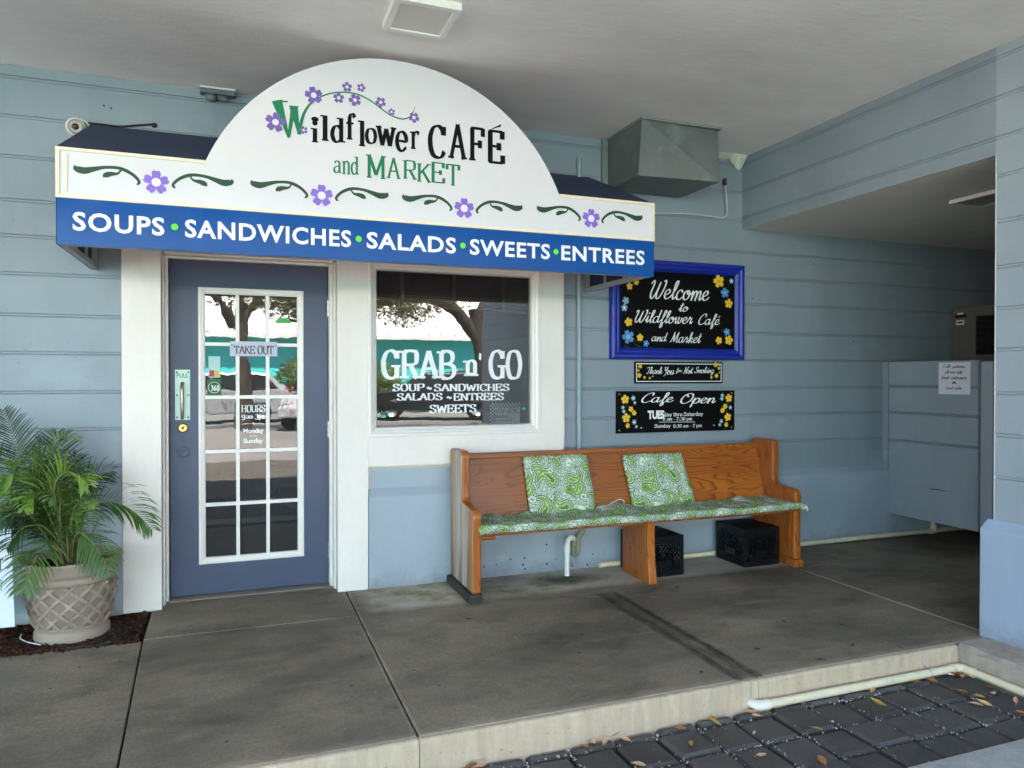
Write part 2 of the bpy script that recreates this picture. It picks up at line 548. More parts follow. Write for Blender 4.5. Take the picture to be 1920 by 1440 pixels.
M['weathered'] = weathered_mat()
M['rotwood'] = paint('rotten_dark_wood', (0.05, 0.04, 0.032), 0.85, 0.4, 14, 0.6, 40, bdist=0.01)


def attr_mat(name, rough=0.8, attr='Col'):
    t = NT(name)
    nd = t.t.nodes.new('ShaderNodeAttribute')
    nd.attribute_name = attr
    wv = t.noise(600, 2, 0.5)
    return t.out(nd.outputs['Color'], rough, 0, t.bump(wv, 0.15, 0.001), 0.2)


M['paisley'] = attr_mat('paisley_cotton')


def glass_mat(name, wav=0.0, ior=1.75, veil=0.035):
    t = NT(name)
    tr = t.t.nodes.new('ShaderNodeBsdfTransparent')
    tr.inputs[0].default_value = (0.55, 0.58, 0.56, 1)
    gl = t.t.nodes.new('ShaderNodeBsdfGlossy')
    gl.inputs['Roughness'].default_value = 0.0
    gl.inputs['Color'].default_value = (1, 1, 1, 1)
    fr = t.t.nodes.new('ShaderNodeFresnel')
    fr.inputs['IOR'].default_value = ior
    mx = t.t.nodes.new('ShaderNodeMixShader')
    if wav:
        nr = t.bump(t.noise(7.0, 2, 0.5, t.map((1, 1, 0.45))), wav, 0.01)
        t.t.links.new(nr, gl.inputs['Normal'])
    t.t.links.new(fr.outputs[0], mx.inputs[0])
    t.t.links.new(tr.outputs[0], mx.inputs[1])
    t.t.links.new(gl.outputs[0], mx.inputs[2])
    df = t.t.nodes.new('ShaderNodeBsdfDiffuse')
    df.inputs[0].default_value = (0.8, 0.8, 0.78, 1)
    m2 = t.t.nodes.new('ShaderNodeMixShader')
    t.put(m2.inputs[0], t.rng(t.noise(3.0, 5, 0.65, t.map((1, 1, .6))), 0.3, 0.7, veil * .6, veil * 1.4))  # thin pale diffuse layer mixed over the whole pane
    t.t.links.new(mx.outputs[0], m2.inputs[1])
    t.t.links.new(df.outputs[0], m2.inputs[2])
    t.t.links.new(m2.outputs[0], t.t.nodes['Material Output'].inputs['Surface'])
    return t.mat


M['glass'] = glass_mat('window_glass', 0.02, 1.85, 0.02)
M['doorglass'] = glass_mat('door_glass', 0.045, 1.85, 0.024)

# ------------------------------------------------------------------ lettering: outlines from pen strokes
SER = {
 'A': (7.2, 'l0.2,0 3.6,10;l3.6,10 7,0;l1.5,3.6 5.7,3.6', '.2,0 7,0'),
 'B': (7, 'l1,0 1,10;c1,10 4,10 5.8,9 5.8,6.8 4,5.4 1,5.3;c1,5.3 4.5,5.2 6.5,4 6.5,1.5 4.5,0 1,0', '.8,0 .8,10'),
 'C': (7, 'c6.3,7.4 5.7,9 4,10 2,9.3 .8,7 .6,5 .9,2.7 2,.7 4,0 5.6,.6 6.6,2.2;l6.35,10 6.35,7.2', ''),
 'D': (7.3, 'l1,0 1,10;c1,10 4,10 6,8.5 6.7,5 6,1.5 4,0 1,0', '.8,0 .8,10'),
 'E': (6.6, 'l1,0 1,10;l.4,10 6,10;l1,5.2 4.6,5.2;l.4,0 6.2,0;l6,10.2 6,7.6;l6.2,-.2 6.2,2.5;l4.6,6.4 4.6,4', ''),
 'F': (6.4, 'l1,0 1,10;l.4,10 6,10;l1,5.2 4.6,5.2;l6,10.2 6,7.6;l4.6,6.4 4.6,4', '1,0'),
 'G': (7.4, 'c6.3,7.4 5.7,9 4,10 2,9.3 .8,7 .6,5 .9,2.7 2,.7 4,0 5.4,.5 6.3,1.6;l6.35,10 6.35,7.2;l6.3,4.4 6.3,0', '5.9,4.4'),
 'H': (7.6, 'l1,0 1,10;l6.5,0 6.5,10;l1,5.2 6.5,5.2', '1,0 1,10 6.5,0 6.5,10'),
 'I': (2.6, 'l1.3,0 1.3,10', '1.3,0 1.3,10'),
 'K': (7, 'l1,0 1,10;l6.2,10 1,4.2;l2.8,6 6.6,0', '1,0 1,10 6.2,10 6.5,0'),
 'L': (6.2, 'l1,0 1,10;l.4,0 6,0;l6,-.2 6,2.6', '1,10'),
 'M': (8.8, 'l1.1,0 1.1,10;l1.1,10 4.4,1.5;l4.4,1.5 7.7,10;l7.7,10 7.7,0', '1.1,0 7.7,0 .7,10 8.1,10'),
 'N': (7.6, 'l1,0 1,10;l1,10 6.5,0;l6.5,0 6.5,10', '1,0 .7,10 6.5,10'),
 'O': (7.4, 'o3.7,10 1.6,9.1 .6,5 1.6,.9 3.7,0 5.8,.9 6.8,5 5.8,9.1', ''),
 'P': (6.8, 'l1,0 1,10;c1,10 4.5,10 6.3,9.2 6.3,6 4.5,4.8 1,4.7', '1,0 .7,10'),
 'R': (7, 'l1,0 1,10;c1,10 4.5,10 6.2,9.3 6.2,6 4.5,5 1,4.9;l3.6,5 6.6,0', '1,0 .7,10 6.5,0'),
 'S': (6.6, 'c5.6,7.4 5.1,9.2 3.4,10 1.6,9.4 1,7.7 1.7,6.2 3.6,5.2 5.4,4 6.1,2.4 5.3,.7 3.3,0 1.5,.7 .8,2.6;l5.7,10 5.7,7.2;l.8,0 .8,2.8', ''),
 'T': (7, 'l3.5,0 3.5,10;l.2,10 6.8,10;l.2,10.2 .2,7.6;l6.8,10.2 6.8,7.6', '3.5,0'),
 'U': (7.4, 'c1,10 1,6 1,3 1.7,.7 3.7,0 5.7,.7 6.4,3 6.4,6 6.4,10', '1,10 6.4,10'),
 'W': (9.6, 'l.3,10 2.6,0;l2.6,0 4.8,8.4;l4.8,8.4 7,0;l7,0 9.3,10', '.3,10 9.3,10'),
 'a': (6, 'c1.2,5.2 2,6.4 3.4,6.6 4.6,5.8 4.8,4 4.8,2 5,.4 6,.3;c4.8,3.8 2.5,3.5 1,2.4 .9,1 2,0 3.5,.3 4.8,1.6', ''),
 'd': (6, 'c4.8,5.5 3.2,6.6 1.6,5.8 .8,3.3 1.5,.8 3,0 4.8,1.2;l4.8,0 4.8,10', '4.2,10 5.3,0'),
 'e': (5.8, 'c.9,3.4 3,3.4 5.2,3.4 5,5.4 3.4,6.6 1.6,5.8 .8,3.3 1.6,.8 3.4,0 5.3,1.4', ''),
 'f': (4.6, 'c4.8,8.8 3.9,10 2.8,9.6 2.3,8 2.3,5 2.3,2 2.3,0;l.6,6.4 4.2,6.4', '2.3,0'),
 'h': (6, 'l1,0 1,10;c1,5 2,6.4 3.5,6.6 4.8,5.6 4.9,3.6 4.9,1.5 4.9,0', '1,0 4.9,0 .5,10'),
 'i': (2.4, 'l1.2,0 1.2,6.6;.1.2,9', '1.2,0 .7,6.6'),
 'k': (5.8, 'l1,0 1,10;l4.9,6.6 1,2.8;l2.4,4.2 5.2,0', '1,0 .5,10 4.9,6.6 5.1,0'),
 'l': (2.4, 'l1.2,0 1.2,10', '1.2,0 .7,10'),
 'm': (8.4, 'l1,0 1,6.6;c1,5 2,6.4 3.2,6.5 4,5.4 4.1,3.6 4.1,0;c4.1,5 5.1,6.4 6.3,6.5 7.1,5.4 7.2,3.6 7.2,0', '1,0 4.1,0 7.2,0 .5,6.6'),
 'n': (6, 'l1,0 1,6.6;c1,5 2,6.4 3.5,6.6 4.8,5.6 4.9,3.6 4.9,1.5 4.9,0', '1,0 4.9,0 .5,6.6'),
 'o': (6, 'o3,6.6 1.4,5.9 .7,3.3 1.4,.7 3,0 4.6,.7 5.3,3.3 4.6,5.9', ''),
 'p': (6, 'l1,-3 1,6.6;c1,5.4 2.6,6.6 4.3,5.8 5.1,3.3 4.4,.8 2.8,0 1,1.2', '1,-3 .5,6.6'),
 'r': (4.6, 'l1,0 1,6.6;c1,4.6 1.9,6.2 3.2,6.6 4.3,5.8', '1,0 .5,6.6'),
 't': (4.2, 'c2,9 2,5 2,1.6 2.5,.1 3.4,0 4.3,.9;l.5,6.4 4,6.4', ''),
 'u': (6, 'c1,6.6 1,4 1,2 1.5,.3 3,0 4.8,1.4;l4.8,6.6 4.8,0', '.5,6.6 4.3,6.6 5.3,0'),
 'w': (7.6, 'l.2,6.6 2,0;l2,0 3.8,5.8;l3.8,5.8 5.6,0;l5.6,0 7.4,6.6', '.3,6.6 7.3,6.6'),
 'y': (6, 'l.5,6.6 3.1,0;c5.7,6.6 3.1,0 2.1,-2.2 .9,-2.6', '.5,6.6 5.7,6.6'),
 's': (5, 'c4.2,4.9 3.8,6 2.6,6.6 1.2,6.1 .9,4.9 1.5,4 2.7,3.4 4,2.6 4.4,1.5 3.8,.4 2.5,0 1.2,.5 .7,1.8', ''),
 'g': (6, 'o2.8,6.6 1.3,5.9 .8,4.4 1.4,2.8 2.8,2.1 4.2,2.8 4.8,4.4 4.2,5.9;c1.6,2.6 1,1.4 2,.6 4.6,.3 5.4,-1.2 4,-2.8 2,-2.8 .6,-1.6 1.6,.2', ''),
 '0': (6, 'o3,10 1.4,8.8 .7,5 1.4,1.2 3,0 4.6,1.2 5.3,5 4.6,8.8', ''),
 '2': (6.4, 'c.9,7.4 1.7,9.5 3.4,10 5.2,8.8 5.1,6.8 3,3.6 .8,.2;l.6,0 5.9,0', ''),
 '3': (6.2, 'c1,8.2 2,9.7 3.4,10 5.1,8.8 4.9,6.4 2.8,5.3;c2.8,5.3 5,5 5.6,3 4.9,.8 3,0 1.4,.5 .7,2.2', ''),
 '8': (6.2, 'o3,10 1.5,9.3 1.1,7.7 1.7,6 3,5.3 4.3,6 4.9,7.7 4.5,9.3;o3,5.3 1.3,4.5 .7,2.7 1.3,.8 3,0 4.7,.8 5.3,2.7 4.7,4.5', ''),
 '9': (6.2, 'o3,10 1.3,9.2 .7,7 1.3,5 3,4.1 4.7,5 5.3,7 4.7,9.2;c5.3,7 5.3,4 4.4,1.2 2.6,0 1,1', ''),
 '-': (4, 'l.6,3.2 3.4,3.2', ''), ':': (2.2, '.1.1,1;.1.1,5', ''), '.': (2, '.1,.6', ''), "'": (2.4, 'l1.4,10 .9,7.4', ''),
 '~': (6, 'c.4,3.4 1.4,4.6 2.6,4.2 3.6,3.4 4.8,3.2 5.8,4.4', ''),
}
SCR = {
 'a': (5.6, 'c4,4.6 2.4,5.2 .9,4 .5,2 1.2,.3 2.6,.4 3.8,2.4 4.2,5;c4.2,5 3.9,2 4.3,.4 5.2,.6 6,1.8'),
 'c': (4.2, 'c3.6,4.2 2.6,5.2 1.2,4.4 .6,2.2 1.3,.3 2.8,.2 4.4,1.6'),
 'd': (5.6, 'c4,4.6 2.4,5.2 .9,4 .5,2 1.2,.3 2.6,.4 3.8,2.4 4.4,6 4.7,10;c4.7,10 4.1,3 4.4,.5 5.2,.6 6,1.8'),
 'e': (4.1, 'c.3,1.9 2,2.6 3.2,3.8 2.8,5.1 1.6,5 .7,3.4 .8,1.4 1.8,.2 3.2,.5 4.4,1.8'),
 'f': (3.6, 'c.2,1.5 2,4 3.4,8 3,10 2.2,9.4 1.8,5 1.5,0 1.3,-3 1.9,-3.6 2.6,-2.4 2.4,0;c2.4,.2 3.4,.6 4.2,1.8'),
 'g': (5, 'c4,4.6 2.4,5.2 .9,4 .5,2 1.2,.3 2.6,.4 3.8,2.4 4.2,5;c4.2,5 3.8,0 3,-3 1.8,-3.6 1.4,-2.4 3,-.6 5.4,1.6'),
 'h': (5.2, 'c.2,1.5 1.8,5 2.6,9 2,10 1.5,8 1.3,3 1.2,0;c1.2,.6 2.2,4 3.4,5 4,3.8 3.8,1.2 4.4,.2 5.6,1.8'),
 'i': (2.5, 'c.2,1.6 1.2,4 1.4,5;c1.4,5 1.2,1.6 1.6,.2 2.8,1.8;.1.7,7.4'),
 'k': (5.2, 'c.2,1.5 1.8,5 2.6,9 2,10 1.5,8 1.3,3 1.2,0;c1.3,1.6 2.6,4.6 3.8,4.8 3.6,3.2 1.6,2.4 3,2 3.6,.4 4.8,.4 5.6,1.8'),
 'l': (3, 'c.2,1.5 2,5 2.8,9 2.2,10 1.5,8.5 1.3,3 1.7,.3 2.6,.5 3.4,1.8'),
 'm': (7, 'c.2,3 1.1,5 1.2,3 1.1,0;c1.1,.6 2.1,4.2 3.1,5 3.6,3.6 3.4,0;c3.4,.6 4.4,4.2 5.4,5 5.9,3.6 5.7,1.2 6.3,.2 7.4,1.8'),
 'n': (5, 'c.2,3 1.1,5 1.2,3 1.1,0;c1.1,.6 2.1,4.2 3.3,5 3.9,3.6 3.7,1.2 4.3,.2 5.4,1.8'),
 'o': (4.6, 'c2.6,5 1.2,4.6 .5,2.4 1.2,.3 2.6,.2 3.8,2 3.6,4.2 2.6,5 2.4,3.8 3.4,3 5,3.4'),
 'p': (4.8, 'c.2,1.6 1.1,4 1.4,5;c1.4,5 1,1 .7,-3.4;c1.1,1.5 2,4.4 3.2,5 4.1,3.8 3.8,1.2 2.4,.1 1.2,.8;c2.4,.1 3.6,.4 5,1.8'),
 'r': (4, 'c.2,1.6 1.3,4.4 1.5,5.6 1.9,4.6 2.9,4.6 3.1,3.6 2.8,1.4 3.3,.2 4.4,1.8'),
 's': (3.9, 'c.2,1.6 1.4,3.6 2.2,5.4 2.4,3.8 3.2,2 2.6,.4 1.2,.1 .6,1;c2.6,.4 3.4,.7 4.2,1.8'),
 't': (3.3, 'c.2,1.6 1.4,5 2,8.6;c2,8.6 1.5,3 1.8,.3 2.6,.4 3.6,1.8;l.4,6.2 3.4,6.6'),
 'u': (5, 'c.2,1.6 1,4 1.2,5;c1.2,5 .9,2 1.3,.2 2.6,.4 3.6,2.6 4,5;c4,5 3.7,1.6 4.2,.2 5.4,1.8'),
 'w': (6.2, 'c.2,3.4 1,5 1.1,2.4 1.5,.2 2.6,.6 3.2,3 3.3,5;c3.3,5 3.2,2 3.7,.2 4.8,.6 5.5,3 5.3,5 5.6,4 6.6,4'),
 'W': (8.8, 'c.4,8 1.4,9.6 2,8 1.2,3 1.8,.3 3,.4 4.4,4 5.4,8.6;c5.4,8.6 4.6,3 5,.3 6.4,.5 7.8,4 8.6,8 8.2,10 7.4,9.4'),
 'C': (6.4, 'c6,7.4 6.2,9.2 4.8,10 2.4,8 1,4.6 1.2,1.2 3,0 5,.8 6.6,2'),
 'M': (8.4, 'c.2,.4 1.2,1 2.4,5 3,9.6;c3,9.6 3.4,5 4,1;c4,1 5.4,5.4 7,9.6;c7,9.6 6.6,4 6.8,.6 7.6,.3 8.8,1.8'),
 'T': (5.4, 'c.4,8 1.2,9.4 3.6,9 7,9.8;c4.2,9.2 3.4,4 2.8,.6 1.6,.2 .8,1'),
 'Y': (5.6, 'c.4,8.6 1.6,9.6 1.6,7 2.2,4.8 3.6,5.2 5,9.6;c5,9.6 4.2,3 3,-1 1.4,-2'),
 'N': (7, 'c.2,.4 1,.6 1.8,4 2.4,9.6;c2.4,9.6 3.6,4 4.8,.2;c4.8,.2 5.4,5 6.6,9.6 7.6,9.8'),
 'S': (5.6, 'c5.4,8.2 5,9.8 3.4,9.8 2.4,8 3.4,6 4.8,4 4.4,1.2 2.6,0 1,.8 .8,2.2'),
 'O': (7.2, 'c4.6,9.6 2.4,8.8 .8,5 1.2,1.4 3.2,0 5.6,1.6 6.8,5.4 6,9 4,9.8 3,8.4 4,6.6'),
}


def catmull(pts, n=7, closed=False):
    P = [np.array(p, float) for p in pts]
    if len(P) < 3: return P
    out = []
    m = len(P)
    rngs = range(m) if closed else range(m - 1)
    for i in rngs:
        if closed: a, b, c, d = P[(i - 1) % m], P[i], P[(i + 1) % m], P[(i + 2) % m]
        else:
            a = P[i - 1] if i else 2 * P[0] - P[1]
            b, c = P[i], P[i + 1]
            d = P[i + 2] if i + 2 < m else 2 * P[-1] - P[-2]
        for k in range(n):
            t = k / n
            out.append(0.5 * (2 * b + (c - a) * t + (2 * a - 5 * b + 4 * c - d) * t * t + (3 * b - a - 3 * c + d) * t ** 3))
    out.append(P[0] if closed else P[-1])
    return out


def strip(pts, ws):
    """ribbon along 2D points with per point width -> verts, faces"""
    pts = np.array(pts, float)
    n = len(pts)
    tg = np.gradient(pts, axis=0)
    ln = np.linalg.norm(tg, axis=1)[:, None]; ln[ln == 0] = 1
    tg = tg / ln
    nr = np.stack([-tg[:, 1], tg[:, 0]], 1)
    ws = np.array(ws, float)[:, None] / 2
    L, Rr = pts + nr * ws, pts - nr * ws
    vs = [tuple(p) for p in L] + [tuple(p) for p in Rr]
    fs = [(i, n + i, n + i + 1, i + 1) for i in range(n - 1)]
    return vs, fs


def disc(c, r, n=14, ry=None):
    ry = ry or r
    vs = [(c[0] + r * math.cos(2 * math.pi * k / n), c[1] + ry * math.sin(2 * math.pi * k / n)) for k in range(n)]
    return vs, [tuple(range(n))]


def parse(g):
    for st in g.split(';'):
        k = st[0]
        pts = [tuple(float(q) for q in p.split(',')) for p in st[1:].split()]
        yield k, pts


def stroke_text(text, font, thick=1.5, thin=0.5, nib=12, serif=0.75, track=0.6, slant=0.0, round_caps=False):
    pieces = []
    x = 0.0
    for ch in text:
        if ch == ' ':
            x += 3.2
            continue
        acc = ch in 'éÉ'
        key = {'é': 'e', 'É': 'E'}.get(ch, ch)
        g = font[key]
        adv = g[0]
        sub = []
        for k, pts in parse(g[1]):
            if k == '.':
                sub.append(disc(pts[0], thick * 0.62, 12))
                continue
            if k == 'l':
                q = [np.array(pts[0]), np.array(pts[1])]
            else:
                q = catmull(pts, 6, k == 'o')
            q = np.array(q)
            d = np.gradient(q, axis=0)
            if k == 'o': d[0] = d[-1] = q[1] - q[-2]
            ang = np.arctan2(d[:, 1], d[:, 0])
            ws = thin + (thick - thin) * np.abs(np.sin(ang - R(nib))) ** 1.4
            vs, fs = strip(q, ws)
            if k == 'o':                     # close seam exactly
                n = len(q)
                vs[n - 1] = vs[0]; vs[2 * n - 1] = vs[n]
            sub.append((vs, fs))
            if round_caps:
                for e in (0, -1): sub.append(disc(q[e], ws[e] / 2, 10))
        if len(g) > 2 and g[2]:
            for p in g[2].split():
                sx, sy = (float(q) for q in p.split(','))
                h = thin * 0.95
                yy = sy + (h / 2 if sy < 3 else -h / 2)
                if abs(sy - 4.4) < .1: yy = sy
                hw = thick / 2 + serif
                sub.append(([(sx - hw, yy - h / 2), (sx + hw, yy - h / 2), (sx + hw, yy + h / 2), (sx - hw, yy + h / 2)], [(0, 1, 2, 3)]))
        if acc:
            yb = 11.2 if ch == 'É' else 6.6
            vs, fs = strip([(adv * .45, yb), (adv * .8, yb + 1.9)], [thin * .7, thick * .8])
            sub.append((vs, fs))
        for vs, fs in sub:
            pieces.append(([(x + a + slant * b, b) for a, b in vs], fs))
        x += adv + track
    return pieces


_fc = {}


def font_text(text, bold=0.025, space=1.0):
    key = (text, bold, space)
    if key in _fc: return _fc[key]
    cu = bpy.data.curves.new('tmp', 'FONT')
    cu.body = text
    cu.offset = bold
    cu.resolution_u = 3
    cu.space_character = space
    ob = bpy.data.objects.new('tmp', cu)
    col.objects.link(ob)
    dg = bpy.context.evaluated_depsgraph_get()
    me = bpy.data.meshes.new_from_object(ob.evaluated_get(dg))
    vs = [(v.co.x, v.co.y) for v in me.vertices]
    fs = [tuple(p.vertices) for p in me.polygons]
    bpy.data.objects.remove(ob); bpy.data.curves.remove(cu); bpy.data.meshes.remove(me)
    _fc[key] = [(vs, fs)]
    return _fc[key]


class Frame:
    """a flat plane in the place: u to the reader's right, v up, n towards the reader"""
    def __init__(s, kind, d):
        s.kind, s.d = kind, d
        s.k = 0

    def w(s, u, v, h=0.0):
        return (u, s.d - h, v) if s.kind == 'Y' else (s.d - h, -u, v)

    def px(s, x, y):
        if s.kind == 'Y':
            p = onY(x, y, s.d); return (p.x, p.z)
        p = onX(x, y, s.d); return (-p.y, p.z)

    def add(s, mb, vs, fs, m=0, h=0.0015):
        s.k += 1
        hh = h + (s.k % 40) * 0.00004
        good = []
        for f in fs:
            a = sum(vs[f[i]][0] * vs[f[(i + 1) % len(f)]][1] - vs[f[(i + 1) % len(f)]][0] * vs[f[i]][1] for i in range(len(f)))
            good.append(f if a > 0 else tuple(reversed(f)))
        mb.add([s.w(u, v, hh) for u, v in vs], good, m)

    def text(s, mb, pieces, p0, p1, m=0, h=0.0015, px=True):
        """fit pieces into the rectangle given by its top-left and bottom-right (photo survey points)"""
        if px:
            cx, cy = (p0[0] + p1[0]) / 2, (p0[1] + p1[1]) / 2
            u0 = s.px(p0[0], cy)[0]; u1 = s.px(p1[0], cy)[0]
            v1 = s.px(cx, p0[1])[1]; v0 = s.px(cx, p1[1])[1]
        else:
            u0, v1, u1, v0 = p0[0], p0[1], p1[0], p1[1]
        al = [q for vs, _ in pieces for q in vs]
        a0, a1 = min(q[0] for q in al), max(q[0] for q in al)
        b0, b1 = min(q[1] for q in al), max(q[1] for q in al)
        for vs, fs in pieces:
            s.add(mb, [(u0 + (a - a0) / (a1 - a0) * (u1 - u0), v0 + (b - b0) / (b1 - b0) * (v1 - v0)) for a, b in vs], fs, m, h)

    def pxr(s, x, y, r):
        a = s.px(x - r, y)[0]; b = s.px(x + r, y)[0]
        return abs(b - a) / 2

    def poly(s, mb, pts, m=0, h=0.0015):
        tr = geometry.tessellate_polygon([[Vector((p[0], p[1], 0)) for p in pts]])
        s.add(mb, pts, tr, m, h)

    def flower(s, mb, c, r, m=0, mc=1, rot=0.3, h=0.0015, cr=0.33, ring=None):
        def petals(rr):
            pts = []
            for k in range(60):
                th = 2 * math.pi * k / 60
                ph = (math.degrees(th) + 36) % 72 - 36
                q = rr * (1 - 0.14 * math.exp(-(ph / 8) ** 2)) * max(0.12, math.cos(R(ph * 88 / 36))) ** 0.36
                pts.append((c[0] + q * math.cos(th + rot), c[1] + q * math.sin(th + rot)))
            return pts
        if ring is not None:
            s.add(mb, petals(r * 1.06) + [c], [(k, (k + 1) % 60, 60) for k in range(60)], ring, h - 0.0003)
        s.add(mb, petals(r) + [c], [(k, (k + 1) % 60, 60) for k in range(60)], m, h)
        s.add(mb, *disc(c, r * cr, 14), mc, h + 0.0006)
# ==== PART 2 ====

# ==================================================================== THE SETTING
S = -0.08                       # face of the lap boards
CEIL = 3.018
GR = -0.125                     # level of the pavers

# ---- walkway: separate pours with open joints
def slab(mb, poly, top=0.0, m=0):
    mb.prism(poly, 'z', top, -0.16, m)


mb = MB()
g = 0.004
slab(mb, [(-12, -2.085), (-0.383 - g, -2.085), (-0.458 - g, -0.632), (-12, -0.655)], -0.003)
slab(mb, [(-0.458 + g, -0.62 + g), (0.622 - g, -0.62 + g), (0.622 - g, -0.05), (-0.47 + g, -0.05)], 0.002)
slab(mb, [(-0.383 + g, -2.085), (0.622 - g, -2.085), (0.622 - g, -0.62 - g), (-0.458 + g, -0.62 - g)])
slab(mb, [(0.622 + g, -2.085), (3.64, -2.085), (3.64, -0.05), (0.622 + g, -0.05)], 0.001)
slab(mb, [(3.645 + g, -2.085), (8.2, -2.085), (8.2, -0.05), (3.645 + g, -0.05)])
mb.box((-0.5, -0.05, -0.16), (0.62, 0.6, 0.001))
tag(mb.build('walkway', M['concrete'], bevel=0.004, bseg=2), kind='structure')
mb = MB()
mb.box((-12, -2.09, -0.2), (8.2, 0.0, -0.05))
tag(mb.build('walkway_base', M['dark']), kind='structure')

# ---- pale kerb face along the walkway, in pours
mb = MB()
xs = [-12, -0.385, 0.62, 2.10, 2.14, 3.352]
for i in range(len(xs) - 1):
    x0, x1 = xs[i] + .0015, xs[i + 1] - .0015
    y = -2.086
    prof = [(y, -0.2), (y, -0.004), (y - 0.004, -0.002)]
    for k in range(5):
        a = k / 4 * math.pi / 2
        prof.append((y - 0.016 - 0.014 * math.sin(a), -0.016 + 0.014 * math.cos(a)))
    prof += [(y - 0.034, -0.2)]
    mb.prism(prof, 'x', x0, x1, 0, smooth=False)
tag(mb.build('kerb', M['kerb']), kind='structure')

# ---- rough stone kerb under the side wall
mb = MB()
segs = 60
ys = [-2.10 - i * (4.4 / segs) for i in range(segs + 1)]
prof0 = [(3.358, -0.2), (3.356, -0.06), (3.362, -0.018), (3.385, 0.002), (3.45, 0.006), (3.63, 0.008), (3.63, -0.2)]
rows = []
for i, y in enumerate(ys):
    rows.append([(x + (rnd.uniform(-.006, .006) if 0 < j < 5 else 0), y, z + (rnd.uniform(-.006, .006) if 0 < j < 5 else 0)) for j, (x, z) in enumerate(prof0)])
n = len(prof0)
mb.add([p for r_ in rows for p in r_], [(i * n + j, i * n + j + 1, (i + 1) * n + j + 1, (i + 1) * n + j) for i in range(segs) for j in range(n - 1)] + [tuple(range(n))], 0)
tag(mb.build('stone_kerb', M['stone']), kind='structure')

# ---- paver channel and drive
mb = MB()
mb.box((-12, -2.9, -0.25), (3.36, -2.085, GR - 0.032))
tag(mb.build('paver_bed', paint('joint_sand', (0.03, 0.028, 0.024), 0.95, 0.5, 40, 0.5, 80)), kind='structure')


def paver(mb, x0, x1, y0, y1, z, tx, ty):
    b = 0.012
    lo = -0.24
    vs = [(x0, y0, lo), (x1, y0, lo), (x1, y1, lo), (x0, y1, lo)]
    zt = lambda x, y: z + (x - (x0 + x1) / 2) * tx + (y - (y0 + y1) / 2) * ty
    j = lambda: rnd.uniform(-.002, .002)
    mid = [(x0 + j(), y0 + j(), 0), (x1 + j(), y0 + j(), 0), (x1 + j(), y1 + j(), 0), (x0 + j(), y1 + j(), 0)]
    mid = [(x, y, zt(x, y) - b) for x, y, _ in mid]
    top = [(x0 + b, y0 + b), (x1 - b, y0 + b), (x1 - b, y1 - b), (x0 + b, y1 - b)]
    top = [(x + j(), y + j(), zt(x, y)) for x, y in top]
    vs += mid + top
    fs = [(8, 9, 10, 11)]
    for o in (0, 4):
        for k in range(4): fs.append((o + k, o + (k + 1) % 4, o + 4 + (k + 1) % 4, o + 4 + k))
    mb.add(vs, fs)


mb = MB()
P = 0.193
rows_y = [(-2.118, -2.175)] + [(-2.175 - k * P - .004, -2.175 - (k + 1) * P) for k in range(3)]
x_start = 3.335
for r_i, (yt, yb) in enumerate(rows_y):
    xo = rnd.uniform(-.02, .02)
    for k in range(34):
        gx = rnd.uniform(.008, .016)
        x1 = x_start - k * P + xo - gx
        x0 = x_start - (k + 1) * P + xo + gx * .5
        if x0 < -3.4: continue
        x1 = min(x1, 3.345)
        dy = rnd.uniform(-.006, .006)
        paver(mb, x0, x1, yb + dy + .006, min(yt + dy * .6, -2.119) - .006, GR + rnd.uniform(-.008, .006), rnd.uniform(-.035, .035), rnd.uniform(-.03, .03))
tag(mb.build('paver_paving', M['paver']), kind='structure')

mb = MB()
mb.prism([(-2.742, -0.3), (-2.742, GR + .016), (-2.752, GR + .03), (-2.80, GR + .033), (-3.0, GR + .033), (-3.0, -.3)], 'x', -7, 3.35)
tag(mb.build('drive_kerb', M['drive'], bevel=0.006), kind='structure')
mb = MB()
for r_i in range(24):
    for k in range(46):
        x1 = 3.33 - k * 0.235 - (0.1 if r_i % 2 else 0)
        y1 = -3.006 - r_i * 0.235
        paver(mb, x1 - 0.228, x1, y1 - 0.228, y1, GR + rnd.uniform(-.003, .003), 0, 0)
tag(mb.build('drive_pavers', M['paver']), kind='structure')


def asphalt():
    t = NT('sunlit_asphalt')
    a = t.rng(t.noise(0.35, 6, 0.6), 0.3, 0.7)
    b = t.rng(t.noise(30, 4, 0.7), 0.3, 0.7)
    k = t.mix(a, (0.17, 0.165, 0.155), (0.25, 0.243, 0.23))
    k = t.mix(t.math('MULTIPLY', b, 0.3), k, (0.09, 0.09, 0.09))
    return t.out(k, 0.9, 0, t.bump(b, 0.3, 0.01), 0.3)


mb = MB()
mb.add([(-250, -250, -0.26), (250, -250, -0.26), (250, 250, -0.26), (-250, 250, -0.26)], [(0, 1, 2, 3)])
tag(mb.build('ground', asphalt()), kind='structure')
mb = MB()
mb.box((-14, -30, -0.3), (20, -8.68, -0.13))
tag(mb.build('parking_lot', asphalt()), kind='structure')

# ---- mulch bed
def chip_mat():
    t = NT('bark_mulch')
    isl = t.geo.outputs['Random Per Island']
    k = t.mix(isl, (0.022, 0.009, 0.005), (0.10, 0.042, 0.022))
    k = t.mix(t.rng(isl, 0.93, 0.99), k, (0.20, 0.13, 0.08))
    return t.out(k, 0.9, 0, t.bump(t.noise(90, 3, 0.6), 0.4, 0.003), 0.2)


